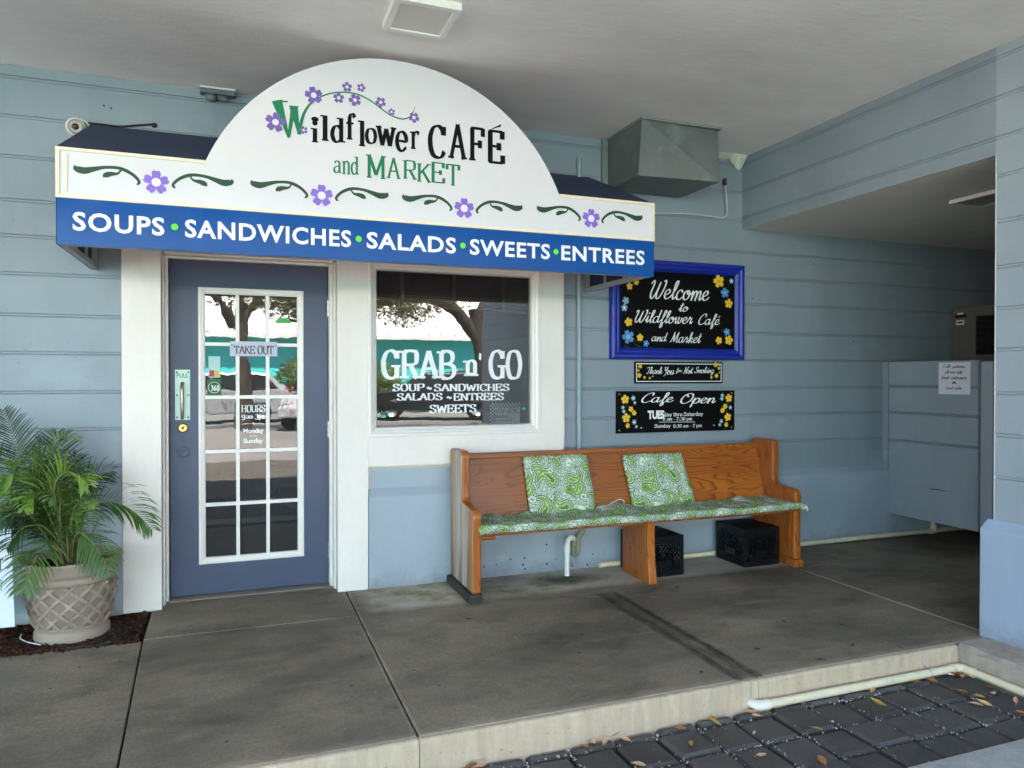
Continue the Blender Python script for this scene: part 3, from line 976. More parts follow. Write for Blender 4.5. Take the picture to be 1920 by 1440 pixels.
mb = MB()
mb.box((-12, -0.662, -0.16), (-0.476, -0.05, -0.03))
for i in range(4200):
    x = -0.49 - abs(rnd.gauss(0, 0.7)) if i % 3 else rnd.uniform(-1.6, -0.49)
    if x < -3: continue
    y = rnd.uniform(-0.645, -0.13)
    L, W = rnd.uniform(.010, .032), rnd.uniform(.004, .011)
    a = rnd.uniform(0, math.pi); p = rnd.uniform(-.5, .5); r_ = rnd.uniform(-.5, .5)
    ax = Vector((math.cos(a) * math.cos(p), math.sin(a) * math.cos(p), math.sin(p)))
    ay = Vector((-math.sin(a), math.cos(a), r_)).normalized()
    mb.obox((x, y, -0.028 + rnd.uniform(0, .028)), ax * L, ay * W, ax.cross(ay) * 0.002)
tag(mb.build('mulch_bed', chip_mat()), 'dark brown bark mulch in the strip bed below the left wall', None, None, 'stuff')

# ---- porch ceiling, building mass above and fascia
mb = MB()
N1, N2 = 120, 50
vs = []
for j in range(N2 + 1):
    for i in range(N1 + 1):
        x = -12 + (3.63 + 12) * i / N1  # unseen left length added to hold back side light
        y = -4.4 + (S + 4.4) * j / N2
        vs.append((x, y, CEIL + 0.006 * math.sin(x * 2.1 + y) * math.sin(y * 1.7)))
mb.add(vs, [(j * (N1 + 1) + i, (j + 1) * (N1 + 1) + i, (j + 1) * (N1 + 1) + i + 1, j * (N1 + 1) + i + 1) for j in range(N2) for i in range(N1)], 0, True)
tag(mb.build('ceiling', M['ceiling']), kind='structure')

# ==================================================================== THE CAFE BUILDING
cafe = thing('cafe_building', 'blue grey board-sided cafe building with white masonry round its door and window', 'building', (0.0, -0.08, 0.0))

# groove heights, surveyed at the left end of the boards
GZ = [onY(0, y, S).z for y in (141.5, 215, 291, 373, 440, 511, 589, 661, 736, 808)] + [0.83]


def board_profile(z0, z1, face, sgn=1, d=0.009, grooves=GZ):
    """(offset, z) profile from z1 down to z0: pairs of V cuts as between drop-lap boards"""
    pr = [(face, z1)]
    for z in grooves:
        if z0 + .03 < z < z1 - .03:
            pr += [(face, z + .010), (face + sgn * d * .7, z + .008), (face + sgn * d * .15, z + .004), (face + sgn * d * .2, z - .004), (face + sgn * d * .75, z - .008), (face, z - .011)]
    pr.append((face, z0))
    return pr


mb = MB()
mb.sheet(board_profile(0.56, CEIL, S), 'x', -12, -0.60)
mb.sheet(board_profile(2.10, CEIL, S), 'x', -0.60, 2.118)
mb.sheet(board_profile(0.56, CEIL, S), 'x', 2.118, 3.63)
mb.sheet(board_profile(0.56, 2.52, S), 'x', 3.63, 8.2)
mb.box((-12, S + .02, 2.11), (8.2, .3, CEIL + .45))
mb.box((-12, S + .02, 0), (-.62, .3, 2.11))
mb.box((2.118, S + .02, 0), (8.2, .3, 2.11))
mb.build('board_siding', M['siding'], cafe)

mb = MB()
W = [(S + .01, 0.0), (-0.14, 0.0), (-0.14, 0.553), (-0.137, 0.562), (S, 0.602), (S + .01, .602)]
mb.prism(W, 'x', -12, -0.612)
mb.prism(W, 'x', 2.108, 8.2)
W2 = [(S + .03, 0.0), (-0.134, 0.0), (-0.134, 0.572), (-0.130, 0.582), (S - .012, 0.628), (S - .012, .742), (S + .03, .742)]
mb.prism(W2, 'x', 0.766, 2.108)
mb.build('wainscot', M['wainscot'], cafe)

# white masonry round the openings
mb = MB()
F = -0.13
mb.box((-0.612, F, 0), (-0.412, 0.02, 2.12))
mb.box((-0.412, F, 2.062), (0.574, 0.02, 2.12))
mb.box((0.574, F, 0), (0.762, 0.02, 2.12))
mb.box((0.762, F, 0.768), (2.108, 0.02, 0.955))
mb.box((0.762, F, 2.075), (2.108, 0.02, 2.12))
mb.box((1.938, F, 0.955), (2.108, 0.02, 2.075))
# bevelled return above the blue panel
mb.prism([(F + .001, 0.768), (S - .016, 0.742), (S + .0, 0.742), (S + .0, 0.768)], 'x', 0.782, 2.107)
mb.prism([(0.7625, F + .001), (0.784, S - .016), (0.784, S), (0.7625, S)], 'z', 0.625, 0.7675)
mb.build('masonry_surround', M['white'], cafe, bevel=0.004)

# ---- door frame, door
mb = MB()
for x0, x1 in ((-0.412, -0.3875), (0.5415, 0.574)):
    mb.box((x0, 0.02, 0.002), (x1, 0.16, 2.062))
mb.box((-0.3875, 0.02, 2.036), (0.5415, 0.16, 2.062))
mb.box((-0.412, -0.05, 0.002), (-0.4005, 0.0195, 2.05))
mb.box((0.5605, -0.05, 0.002), (0.574, 0.0195, 2.05))
mb.box((-0.4005, -0.05, 2.049), (0.5605, 0.0195, 2.0615))
mb.build('door_frame', M['trim'], cafe, bevel=0.003)
mb = MB()
mb.prism([(0.0, 0.001), (0.0, 0.008), (0.03, .014), (0.13, .014), (.13, .001)], 'x', -0.387, 0.541)
mb.build('threshold', paint('worn_threshold', (0.22, 0.19, 0.15), 0.6, 0.3, 20, 0.3, 60), cafe)

DY = 0.06
mb = MB()
x0, x1, zb, zt = -0.381, 0.5365, 0.018, 2.032
gx0, gx1, gz0, gz1 = -0.205, 0.37, 0.22, 1.858
mb.box((x0, DY, zb), (gx0, DY + .044, zt))
mb.box((gx1, DY, zb), (x1, DY + .044, zt))
mb.box((gx0, DY, gz1), (gx1, DY + .044, zt))
mb.box((gx0, DY, zb), (gx1, DY + .044, gz0))
mb.lathe([(0.0, 0.0015), (.012, .0015), (.016, .003), (.030, .0035), (.034, .001), (.036, -.002)], (-0.309, DY, 0.882), 28, 0, True, 'y')
door = mb.build('door', M['door'], cafe)
mb = MB()
fx0, fx1, fz0, fz1 = -0.225, 0.388, 0.2, 1.876
ins = 0.036


def frame_ring(mb, x0, x1, z0, z1, wd, y, prof):
    """mitred moulded frame; prof = (inset fraction of wd, projection)"""
    rings = []
    for t, pr in prof:
        d = wd * t
        rings.append([(x0 + d, y - pr, z0 + d), (x1 - d, y - pr, z0 + d), (x1 - d, y - pr, z1 - d), (x0 + d, y - pr, z1 - d)])
    for a, b in zip(rings[:-1], rings[1:]):
        for k in range(4):
            mb.add([a[k], a[(k + 1) % 4], b[(k + 1) % 4], b[k]], [(0, 1, 2, 3)])


frame_ring(mb, fx0, fx1, fz0, fz1, 0.038, DY, [(0, -.001), (0, .010), (.12, .014), (.4, .014), (.55, .010), (.75, .009), (1, .002), (1, -.02)])
px0, px1, pz0, pz1 = fx0 + .038, fx1 - .038, fz0 + .038, fz1 - .038
mz = [1.534, 1.211, 0.881, 0.558]
mx = [-0.003, 0.172]
for x in mx: mb.box((x - .0105, DY - .006, pz0), (x + .0105, DY + .012, pz1))
ed = [px0] + [v for x in mx for v in (x - .0105, x + .0105)] + [px1]
for z in mz:
    for a, b in ((ed[0], ed[1]), (ed[2], ed[3]), (ed[4], ed[5])):
        mb.box((a, DY - .0052, z - .0105), (b, DY + .012, z + .0105))
mb.build('glazing_frame', M['trim'], door)
mb = MB()
mb.add([(px0 - .004, DY + .013, pz0 - .004), (px1 + .004, DY + .013, pz0 - .004), (px1 + .004, DY + .013, pz1 + .004), (px0 - .004, DY + .013, pz1 + .004)], [(0, 1, 2, 3)])
mb.build('glass', M['doorglass'], door)
# pull plate with bar handle
Fd = Frame('Y', DY - .004)
mb = MB()
mb.box((-0.353, DY - .0035, 1.077), (-0.271, DY, 1.378))
hz = [(1.297, .0), (1.297, -.028), (1.285, -.042), (1.26, -.048), (1.18, -.05), (1.125, -.048), (1.103, -.042), (1.09, -.028), (1.09, .0)]
mb.tube([(-0.312, DY - .003 + y, z) for z, y in hz], 0.009, 1, 12)
for z in (1.092, 1.225, 1.363):
    for x in (-.343, -.281):
        mb.lathe([(.0, .0015), (.004, .001), (.005, 0)], (x, DY - .0035, z), 10, 2, True, 'y')
Fd.text(mb, font_text('PULL', 0.0, 1.05), (331.5, 700), (353, 708.2), 2, .0008)
plate = paint('greenish_steel_plate', (0.40, 0.54, 0.45), 0.35, 0.06, 6, 0.0, metal=0.2)
mb.build('pull_handle', [plate, paint('dull_bronze', (0.42, 0.36, 0.33), 0.3, 0.1, 30, 0.05, metal=0.85), M['dark']], door)
mb = MB()
mb.lathe([(0, .013), (.006, .013), (.0075, .008), (.013, .010), (.022, .012), (.0255, .009), (.028, .003), (.029, 0)], (-0.311, DY, 1.028), 30, 0, True, 'y')
mb.box((-.3125, DY - .0142, 1.022), (-.3095, DY - .0125, 1.034), 1)
mb.build('deadbolt', [M['brass'], M['dark']], door)
for z in (1.773, 1.0, 0.225):
    mb = MB()
    mb.tube([(0.5395, DY - .006, z - .052), (0.5395, DY - .006, z + .052)], 0.0065, 0, 10)
    mb.box((0.5445, DY - .002, z - .05), (0.556, DY + .0, z + .05))
    for k in (-.02, .02): mb.tube([(0.5395, DY - .006, z + k - .001), (0.5395, DY - .006, z + k + .001)], 0.0078, 1, 10)
    mb.build('hinge', [M['steel'], M['dark']], door)
Fg = Frame('Y', DY + .0105)
mb = MB()
Q3 = lambda u, v: (300 + .2778 * u, 460 + .2778 * v)
Fg.text(mb, stroke_text('HOURS', SER, 1.7, .55), Q3(548, 1076), Q3(712, 1127))
Fg.text(mb, stroke_text('9', SER, 1.9, .7), Q3(549, 1142), Q3(577, 1180))
Fg.text(mb, stroke_text('am-', SER, 1.7, .6), Q3(582, 1148), Q3(640, 1170))
Fg.text(mb, stroke_text('3', SER, 1.9, .7), Q3(641, 1138), Q3(662, 1176))
Fg.text(mb, stroke_text('pm', SER, 1.7, .6), Q3(665, 1148), Q3(715, 1180))
Fg.text(mb, font_text('Monday', .03), Q3(563, 1235), Q3(700, 1275))
Fg.text(mb, font_text('THRU', .02), Q3(604, 1282), Q3(652, 1293))
Fg.text(mb, font_text('Sunday', .03), Q3(565, 1302), Q3(697, 1343))
for a, b in (((545, 1208), (620, 1204)), ((640, 1204), (714, 1206))):
    p, q = Fg.px(*Q3(*a)), Fg.px(*Q3(*b))
    vs, fs = strip([p, ((p[0] + q[0]) / 2, p[1] + .003), q], [.001, .004, .001])
    Fg.add(mb, vs, fs)
for dx in (-7, 0, 7):
    c = Fg.px(*Q3(629 + dx, 1203 - (4 if dx == 0 else 0)))
    Fg.add(mb, *disc(c, .0035, 10))
mb.build('lettering', M['vinyl'], door)
# stickers on the glass
mb = MB()
c0, c1 = Fg.px(388, 711), Fg.px(415, 742)
Fg.add(mb, [(c0[0], c1[1]), (c1[0], c1[1]), (c1[0], c0[1]), (c0[0], c0[1])], [(0, 1, 2, 3)], 0)
cc = ((c0[0] + c1[0]) / 2, (c0[1] + c1[1]) / 2)
ring = [(cc[0] + .033 * math.cos(a * math.pi / 18), cc[1] + .033 * math.sin(a * math.pi / 18)) for a in range(37)]
Fg.add(mb, *strip(ring, [.0022] * 37), 1, .002)
Fg.text(mb, font_text('360', .02), (396, 722), (411, 733), 1, .002)
mb.build('sticker', [flat('sticker_green', (0.012, 0.10, 0.03)), M['vinyl']], door)
mb = MB()
for (a, b, m, h) in (((391, 668), (413, 708), 0, .001), ((392.5, 671), (411.5, 690), 1, .0014), ((392, 694), (402, 706), 2, .0014), ((402.5, 695), (412, 706), 3, .0014)):
    c0, c1 = Fg.px(*a), Fg.px(*b)
    Fg.add(mb, [(c0[0], c1[1]), (c1[0], c1[1]), (c1[0], c0[1]), (c0[0], c0[1])], [(0, 1, 2, 3)], m, h)
mb.build('notice', [flat('paper_mint', (0.35, 0.62, 0.58)), flat('paper_grey', (0.42, 0.58, 0.56)), flat('print_red', (0.45, 0.04, 0.05)), flat('print_yellow', (0.65, 0.45, 0.05))], door)
mb = MB()
c = Fg.px(531, 606)
pts = [(c[0] + .05 * math.cos(a * math.pi / 12), c[1] + .033 * math.sin(a * math.pi / 12)) for a in range(13)]
Fg.poly(mb, pts, 0)
mb.build('sticker', flat('sticker_leaf_green', (0.05, 0.36, 0.07)), door)

# ---- window
WY = -0.07
mb = MB()
frame_ring(mb, 0.762, 1.938, 0.955, 2.075, 0.062, F, [(0, 0.0), (.08, .006), (.3, .006), (.36, -.004), (.62, -.012), (.7, -.02), (.9, -.026), (1, -.045), (1, -.09)])
win = mb.build('window_frame', M['trim'], cafe)
ax0, ax1, az0, az1 = 0.824, 1.876, 1.017, 2.013
mb = MB()
mb.add([(ax0 - .01, WY, az0 - .01), (ax1 + .01, WY, az0 - .01), (ax1 + .01, WY, az1 + .06), (ax0 - .01, WY, az1 + .06)], [(0, 1, 2, 3)])
mb.build('glass', M['glass'], win)
Fw = Frame('Y', WY - .003)
mb = MB()
QW = lambda u, v: (690 + 310 / 1786 * u, 560 + 310 / 1786 * v)
fatk = dict(thick=2.1, thin=.85, serif=.9)
Fw.text(mb, stroke_text('GRAB', SER, track=1.1, **fatk), QW(140, 548), QW(955, 878))
Fw.text(mb, stroke_text('n', SER, **fatk), QW(1025, 655), QW(1195, 835))
Fw.text(mb, stroke_text("'", SER, thick=2.4, thin=1.2), QW(1195, 585), QW(1225, 665))
Fw.text(mb, stroke_text('GO', SER, track=.8, **fatk), QW(1300, 550), QW(1665, 875))
med = dict(thick=2.0, thin=.8, serif=.7, track=.9)
for s_, a, b in (('SOUP', (265, 918), (612, 1000)), ('~', (632, 950), (690, 985)), ('SANDWICHES', (712, 918), (1528, 1000)), ('SALADS', (310, 1018), (805, 1100)), ('~', (848, 1052), (905, 1085)), ('ENTREES', (925, 1018), (1468, 1100)), ('SWEETS', (662, 1142), (1170, 1232))):
    Fw.text(mb, stroke_text(s_, SER, **med), QW(*a), QW(*b))
mb.build('lettering', M['vinyl'], win)
mb = MB()
for k in range(22):
    z = 1.80 + k * 0.0135
    mb.obox((1.35, -0.005 + (k % 2) * .004, z), (0.525, 0, 0), (0, .02, -.008), (0, .001, .0018))
mb.box((0.83, -.02, 1.775), (1.87, .012, 1.798))
for x in (1.0, 1.35, 1.7): mb.box((x - .012, -.032, 1.775), (x + .012, -.03, 2.1))
mb.build('wooden_blind', paint('dark_walnut_blind', (0.16, 0.06, 0.032), 0.4, 0.3, 6, 0.1, stretch=(.3, 5, 20)), win)
# hiring notice taped inside the glass
mb = MB()
Fh = Frame('Y', WY + .012)
a, b = Fh.px(*QW(1318, 1128)), Fh.px(*QW(1640, 1375))
Fh.add(mb, [(a[0], b[1]), (b[0], b[1]), (b[0], a[1]), (a[0], a[1])], [(0, 1, 2, 3)], 0, .0)
n_ = 18
cw = (b[0] - a[0]) / n_
for i in range(n_):
    for j in range(3):
        if (i + j) % 2: continue
        Fh.add(mb, [(a[0] + i * cw, a[1] - (j + 1) * cw), (a[0] + (i + 1) * cw, a[1] - (j + 1) * cw), (a[0] + (i + 1) * cw, a[1] - j * cw), (a[0] + i * cw, a[1] - j * cw)], [(0, 1, 2, 3)], 1, .0006)
for j in range(3, 13):
    for i in range(3):
        if (i + j) % 2: continue
        z = a[1] - j * cw
        if z - cw < b[1]: continue
        Fh.add(mb, [(a[0] + i * cw, z - cw), (a[0] + (i + 1) * cw, z - cw), (a[0] + (i + 1) * cw, z), (a[0] + i * cw, z)], [(0, 1, 2, 3)], 1, .0006)
Fh.text(mb, stroke_text('NOW HIRING', SER, 1.2, .6), QW(1375, 1185), QW(1632, 1240), 1, .001)
Fh.text(mb, stroke_text('Market', SER, 1.4, .8), QW(1368, 1252), QW(1515, 1290), 1, .001)
for y, x_ in ((1310, 1560), (1345, 1620)):
    p, q = Fh.px(*QW(1372, y)), Fh.px(*QW(x_, y))
    for k in range(9):
        u = p[0] + (q[0] - p[0]) * k / 9
        Fh.add(mb, [(u, p[1] - .006), (u + (q[0] - p[0]) / 13, p[1] - .006), (u + (q[0] - p[0]) / 13, p[1]), (u, p[1])], [(0, 1, 2, 3)], 1, .001)
mb.build('hiring_notice', [flat('notice_paper', (0.55, 0.55, 0.52)), M['dark']], win)
DECM = [flat('decal_green', (0.06, 0.40, 0.22)), flat('decal_purple', (0.17, 0.16, 0.30))]
for cx_, cy_, s_ in ((1685, 1185, 1.0), (170, 1270, 1.3)):
    mb = MB()
    for k in range(9):
        a = R(20 + k * 18)
        p = Fw.px(*QW(cx_, cy_ + 15))
        L = .022 * s_ * (1 if k % 2 else .7)
        Fw.add(mb, *strip([p, (p[0] + L * .6 * math.cos(a), p[1] + L * .6 * math.sin(a)), (p[0] + L * math.cos(a), p[1] + L * math.sin(a))], [.004, .006, .001]), 0)
    for k in range(5):
        p = Fw.px(*QW(cx_ - 40 + k * 20, cy_ - 35 - (k % 2) * 12))
        Fw.add(mb, *disc(p, .0045 * s_, 8), 1)
    mb.build('flower_decal', DECM, win)

# dim room behind the glass
mb = MB()
mb.box((-1.2, 0.32, 0), (-1.1, 4.5, 3))
mb.box((5.0, 0.32, 0), (5.1, 4.5, 3))
mb.box((-1.2, 4.5, 0), (5.1, 4.6, 3))
mb.box((-1.2, 0.32, 2.6), (5.1, 4.6, 2.7))
mb.box((-1.1, 0.17, -.02), (5.0, 4.5, -.004))
mb.box((0.6, 1.6, 0), (4.2, 2.2, 1.02))
mb.box((-0.9, 3.9, 0), (0.4, 4.4, 1.9))
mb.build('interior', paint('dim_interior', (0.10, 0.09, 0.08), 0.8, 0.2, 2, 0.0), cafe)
mb = MB()
mb.box((-12, -4.4, CEIL + .02), (8.2, 9, 3.5))  # left run lengthened out of view to cut side light into the passage
mb.box((-12, -4.52, 2.96), (3.95, -4.4, 3.5))
mb.box((-12, .3, -.1), (-11.9, 9, CEIL)); mb.box((8.2, -6.4, -.2), (8.3, 9, 3.7)); mb.box((-12, 8.9, -.1), (8.2, 9, CEIL))
mb.build('roof', paint('roof_fascia', (0.24, 0.31, 0.35), 0.6), cafe)

mb = MB()
for x_, y_ in ((1525, 495), (1735, 503), (1412, 560), (195, 198), (208, 203), (1600, 640)):
    q = onY(x_, y_, S - .0012)
    mb.add([(q.x + .006 * math.cos(a * .7854), q.y, q.z + .006 * math.sin(a * .7854)) for a in range(8)], [tuple(range(8))])
    mb.build('screw_hole', M['dark'], cafe); mb = MB()
for k in range(16):
    x_, z_ = rnd.uniform(1.45, 2.4), abs(rnd.gauss(0, .09)) + .02
    r_ = rnd.uniform(.003, .009)
    mb.add([(x_ + r_ * rnd.uniform(.5, 1) * math.cos(a * .9), -.1412, z_ + r_ * 1.4 * rnd.uniform(.5, 1) * math.sin(a * .9)) for a in range(7)], [tuple(range(7))])
    mb.build('paint_chip', M['dark'], cafe); mb = MB()

# ---- side wall: beam over the passage, wall and its projecting base
XB = 3.63
GB = [onX(1920, y, XB).z for y in (87.5, 165, 243)] + [onX(1890, y, XB).z for y in (325, 412, 498, 577, 655, 737, 817, 897)]
SOF = 2.468
mb = MB()
mb.sheet(board_profile(SOF, CEIL, XB, 1, .009, GB), 'y', -2.093, S)
mb.box((XB + .02, -2.093, SOF + .06), (XB + .2, S, CEIL))
mb.build('beam', M['siding'], cafe)
mb = MB()
mb.sheet(board_profile(.5, CEIL, XB, 1, .009, GB), 'y', -6.45, -2.0935)
mb.box((XB + .02, -6.45, -.1), (XB + .3, -2.0935, CEIL))
mb.add([(XB, -2.0935, .5), (XB, -2.0935, CEIL), (XB + .02, -2.0935, CEIL), (XB + .02, -2.0935, .5)], [(0, 1, 2, 3)])
mb.build('side_wall', M['pillar'], cafe)
mb = MB()
mb.box((XB - .002, -2.0965, 0.602), (XB + .03, -2.094, SOF - .002))
mb.build('corner_bead', M['trim'], cafe)
mb = MB()
mb.prism([(XB + .01, -0.01), (3.575, -0.01), (3.575, 0.548), (3.578, 0.558), (XB, 0.602), (XB + .01, .602)], 'y', -6.45, -2.06)
mb.build('wall_base', M['plinth'], cafe, bevel=.004)
# passage soffit, and unseen far walls added and coloured dark to dim the passage
mb = MB()
mb.box((XB + .004, -2.6, SOF), (8.2, S, SOF + .05))
mb.build('passage_soffit', ceiling_mat('soffit_plaster', 0.98), cafe)
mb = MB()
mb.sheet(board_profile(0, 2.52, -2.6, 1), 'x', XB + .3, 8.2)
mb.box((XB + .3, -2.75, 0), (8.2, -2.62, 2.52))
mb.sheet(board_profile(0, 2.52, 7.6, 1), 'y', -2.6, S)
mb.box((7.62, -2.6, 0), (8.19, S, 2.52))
mb.build('passage_dimming_wall', siding_mat('shaded_passage_paint', (0.10, 0.125, 0.14)), cafe)
# ragged plaster edge hanging in the corner
mb = MB()
pts = []
x = 3.12
top = CEIL - .001
edge = []
while x < 3.70:
    t_ = (x - 3.12) / .58
    dz = .012 + .02 * t_ + rnd.uniform(0, .014)
    if .66 < t_ < .92: dz += .075 * (1 - abs(t_ - .8) / .13)
    edge.append((min(x, 3.628), dz))
    x += rnd.uniform(.008, .016)
for (xa, da), (xb, db) in zip(edge[:-1], edge[1:]):
    ya, yb = S - .006 - .03 * rnd.random(), S - .008
    mb.add([(xa, S - .07, top), (xb, S - .07, top), (xb, S - .012, top - db), (xa, S - .012, top - da)], [(0, 1, 2, 3)])
    mb.add([(xa, S - .001, top), (xb, S - .001, top), (xb, S - .010, top - db), (xa, S - .010, top - da)], [(0, 1, 2, 3)], 1)
mb.build('torn_plaster_edge', [paint('plaster_flake', (0.70, 0.66, 0.56), 0.9, 0.1, 20, 0.4, 50), M['rotwood']], cafe)
bead_m = paint('ceiling_bead_paint', (0.62, 0.60, 0.56), 0.9, 0.15, 20, 0.4, 50)


def ragged(pts_fn, n):
    mb = MB()
    d = .003
    vs = []
    for i in range(n + 1):
        if rnd.random() < .25: d = rnd.choice([.001, .001, .002, .004, .006, .009])
        vs += [pts_fn(i / n, 0, .0), pts_fn(i / n, d, .0015), pts_fn(i / n, d * 1.0, .006)]
    mb.add(vs, [(3 * i + j, 3 * i + 3 + j, 3 * i + 4 + j, 3 * i + 1 + j) for i in range(n) for j in range(2)])
    mb.build('ragged_ceiling_bead', bead_m, cafe)


ragged(lambda t, d, o: (-3.2 + 5.65 * t, S - .0008 - o, CEIL + .004 - d), 240)
ragged(lambda t, d, o: (XB - .0008 - o, -5.2 + 5.0 * t, CEIL + .004 - d), 240)

# ==================================================================== AWNING SIGN
AY = -0.945
aw = thing('storefront_awning', 'white arched awning sign with blue valance above the café door and window', 'awning', (0.78, S, 1.93))
FA = Frame('Y', AY)
AL, AR, AB, AV, AT = -0.760, 2.319, 1.932, 2.14, 2.365
ccx, ccz, crr = 0.781, 1.982, 1.0
arc = []
a0 = math.acos(0.924 / crr)
for k in range(49):
    a = a0 + (math.pi - 2 * a0) * k / 48
    arc.append((ccx + crr * math.cos(a), ccz + crr * math.sin(a)))
face_poly = [(AL, AV), (AR, AV), (AR, AT)] + [(ccx + .924, AT)] + arc[1:-1] + [(ccx - .924, AT), (AL, AT)]
mb = MB()
mb.prism(face_poly, 'y', AY + .03, AY, 0)
mb.build('sign_face', paint('sign_white_panel', (0.68, 0.655, 0.675), 0.32, 0.03, 2, 0.02, 40, dirt=(.6, .58, .55), dirt_amt=.12), aw)
mb = MB()
e = .012
mb.box((AL - .003, AY - .009, AT - e), (ccx - .924, AY - .001, AT + .002))
mb.box((ccx + .924, AY - .009, AT - e), (AR + .003, AY - .001, AT + .002))
mb.box((AL - .003, AY - .009, AV), (AL + e, AY - .001, AT - e - .0005))
mb.box((AR - e, AY - .009, AV), (AR + .003, AY - .001, AT - e - .0005))
mb.box((AL + e + .0005, AY - .009, AV), (AR - e - .0005, AY - .001, AV + .014))
mb.box((AL + .034, AY - .006, AV + .03), (AL + .043, AY - .001, AT - .03))
mb.build('border_trim', paint('cream_edge_trim', (0.80, 0.70, 0.52), 0.4, 0.08, 20, 0.05), aw)
mb = MB()
nv = 60
rows = []
for j in range(7):
    z = AV - .001 - (AV - AB) * j / 6
    rows.append([(AL + (AR - AL) * i / nv, AY - .002 - .004 * math.sin(j / 6 * math.pi) * (1 + .4 * math.sin(i * 1.7)) - .0015 * math.sin(i * .9 + j), z - .002 * math.sin(i * .55) * (j / 6)) for i in range(nv + 1)])
mb.add([p for r_ in rows for p in r_], [(j * (nv + 1) + i, (j + 1) * (nv + 1) + i, (j + 1) * (nv + 1) + i + 1, j * (nv + 1) + i + 1) for j in range(6) for i in range(nv)], 0, True)
for x in (AL, AR):
    mb.add([(x, AY - .002, AB), (x, AY + .028, AB), (x, AY + .028, AV - .001), (x, AY - .002, AV - .001)], [(0, 1, 2, 3)])
mb.add([(AL, AY - .002, AB), (AR, AY - .002, AB), (AR, AY + .028, AB + .002), (AL, AY + .028, AB + .002)], [(0, 1, 2, 3)], 0)
blue = paint('blue_awning_vinyl', (0.001, 0.068, 0.28), 0.34, 0.05, 3, 0.06, 30, spec=0.22, dirt=(0.02, 0.12, 0.36), dirt_amt=0.3, bdist=.01, stretch=(1, 1, 2.5))
mb.build('valance', blue, aw)
# navy roof either side of the arch
RZ = 2.742
mb = MB()
def roof_slope(xa, xb):
    n = 10
    top, bot = [], []
    for i in range(n + 1):
        x = xa + (xb - xa) * i / n
        bot.append((x, AY + .0, AT + .002)); top.append((x, S - .004, RZ))
    mb.add(bot + top, [(i, i + 1, n + 2 + i, n + 1 + i) for i in range(n)])
    mb.add([(p[0], p[1], p[2] - .02) for p in bot + top], [(i, i + 1, n + 2 + i, n + 1 + i) for i in range(n)])
roof_slope(AL - .003, AR + .003)
# barrel behind the arched face
n = 48
mb.add([(p[0] * 1 if 0 else ccx + (p[0] - ccx) * .985, AY + .031, ccz + (p[1] - ccz) * .985) for p in arc] + [(ccx + (p[0] - ccx) * .985, S - .01, max(RZ, min(CEIL - .04, ccz + (p[1] - ccz) * .93))) for p in arc], [(i, i + 1, n + 2 + i, n + 1 + i) for i in range(n)])
for x in (AL - .003, AR + .003):
    mb.add([(x, AY, AB), (x, S - .004, AB), (x, S - .004, RZ), (x, AY, AT)], [(0, 1, 2, 3)])
navy = paint('navy_awning_canvas', (0.022, 0.034, 0.085), 0.65, 0.12, 5, 0.2, 300, dirt=(.06, .07, .11), dirt_amt=.3)
mb.build('awning_roof', navy, aw)
# steel frame and inner side cloth
mb = MB()
for x, s_ in ((AL + .016, 1), (AR - .016, -1)):
    mb.box((x - .014, AY + .03, AB - .001), (x + .014, S - .002, AB + .029))
    mb.box((x - .014, S - .03, AB + .03), (x + .014, S - .002, RZ - .03))
    for y in (-.36, -.62):
        mb.box((x - .008, y - .008, AB + .03), (x + .008, y + .008, AB + .40))
        mb.lathe([(0, .003), (.006, .002), (.008, 0)], (x, y, AB + .012), 8, 1, True)
mb.box((AL + .03, AY + .031, AB), (AR - .03, AY + .055, AB + .025))
mb.box((AL + .03, S - .03, RZ - .05), (AR - .03, S - .004, RZ - .02))
mb.build('frame', [paint('grey_frame_steel', (0.36, 0.36, 0.36), 0.45, 0.08, 9, 0.05, metal=0.2), M['dark']], aw, bevel=.002)
# lettering
mb = MB()
QA = lambda u, v: (100 + .3125 * u, 80 + .3125 * v)      # first survey window
QB = lambda u, v: (650 + .3125 * u, 80 + .3125 * v)
B_ = 0.026
for s_, a, b in (('SOUPS', (137, 396), (309, 440)), ('SANDWICHES', (347, 413), (658, 463)), ('SALADS', (687, 438), (854, 476)), ('SWEETS', (880, 453), (1030, 488)), ('ENTREES', (1051, 465), (1207, 498))):
    # each word stands level on the band
    u0 = FA.px(a[0], 430)[0]; u1 = FA.px(b[0], 470)[0]
    FA.text(mb, font_text(s_, B_, 1.10), (u0, 2.080), (u1, 1.994), 0, .010, px=False)
for x in (328, 672, 867, 1041):
    FA.add(mb, *disc((FA.px(x, 450)[0], 2.04), .0155, 18), 1, .010)
mb.build('lettering', [M['vinyl'], flat('lime_dot', (0.12, 0.72, 0.02))], aw)
mb = MB()
Q7 = lambda u, v: (480 + .26042 * u, 140 + .26042 * v)
def L7(s_, u0, v0, u1, v1, m, **kw):
    FA.text(mb, stroke_text(s_, SER, **kw), Q7(u0, v0), Q7(u1, v1), m)
wk = dict(thick=1.95, thin=.7, serif=.4)
for s_, a in (('i', (393, 330, 447, 488)), ('l', (463, 293, 522, 477)), ('d', (533, 310, 643, 495)), ('f', (648, 274, 722, 470)), ('l', (733, 332, 786, 516)), ('o', (783, 384, 872, 502)), ('w', (862, 370, 1010, 518)), ('e', (1000, 402, 1095, 560)), ('r', (1108, 402, 1178, 538))):
    L7(s_, *a, 0, **wk)
FA.add(mb, *disc(FA.px(*Q7(424, 322)), .0185, 18, .0125), 0)
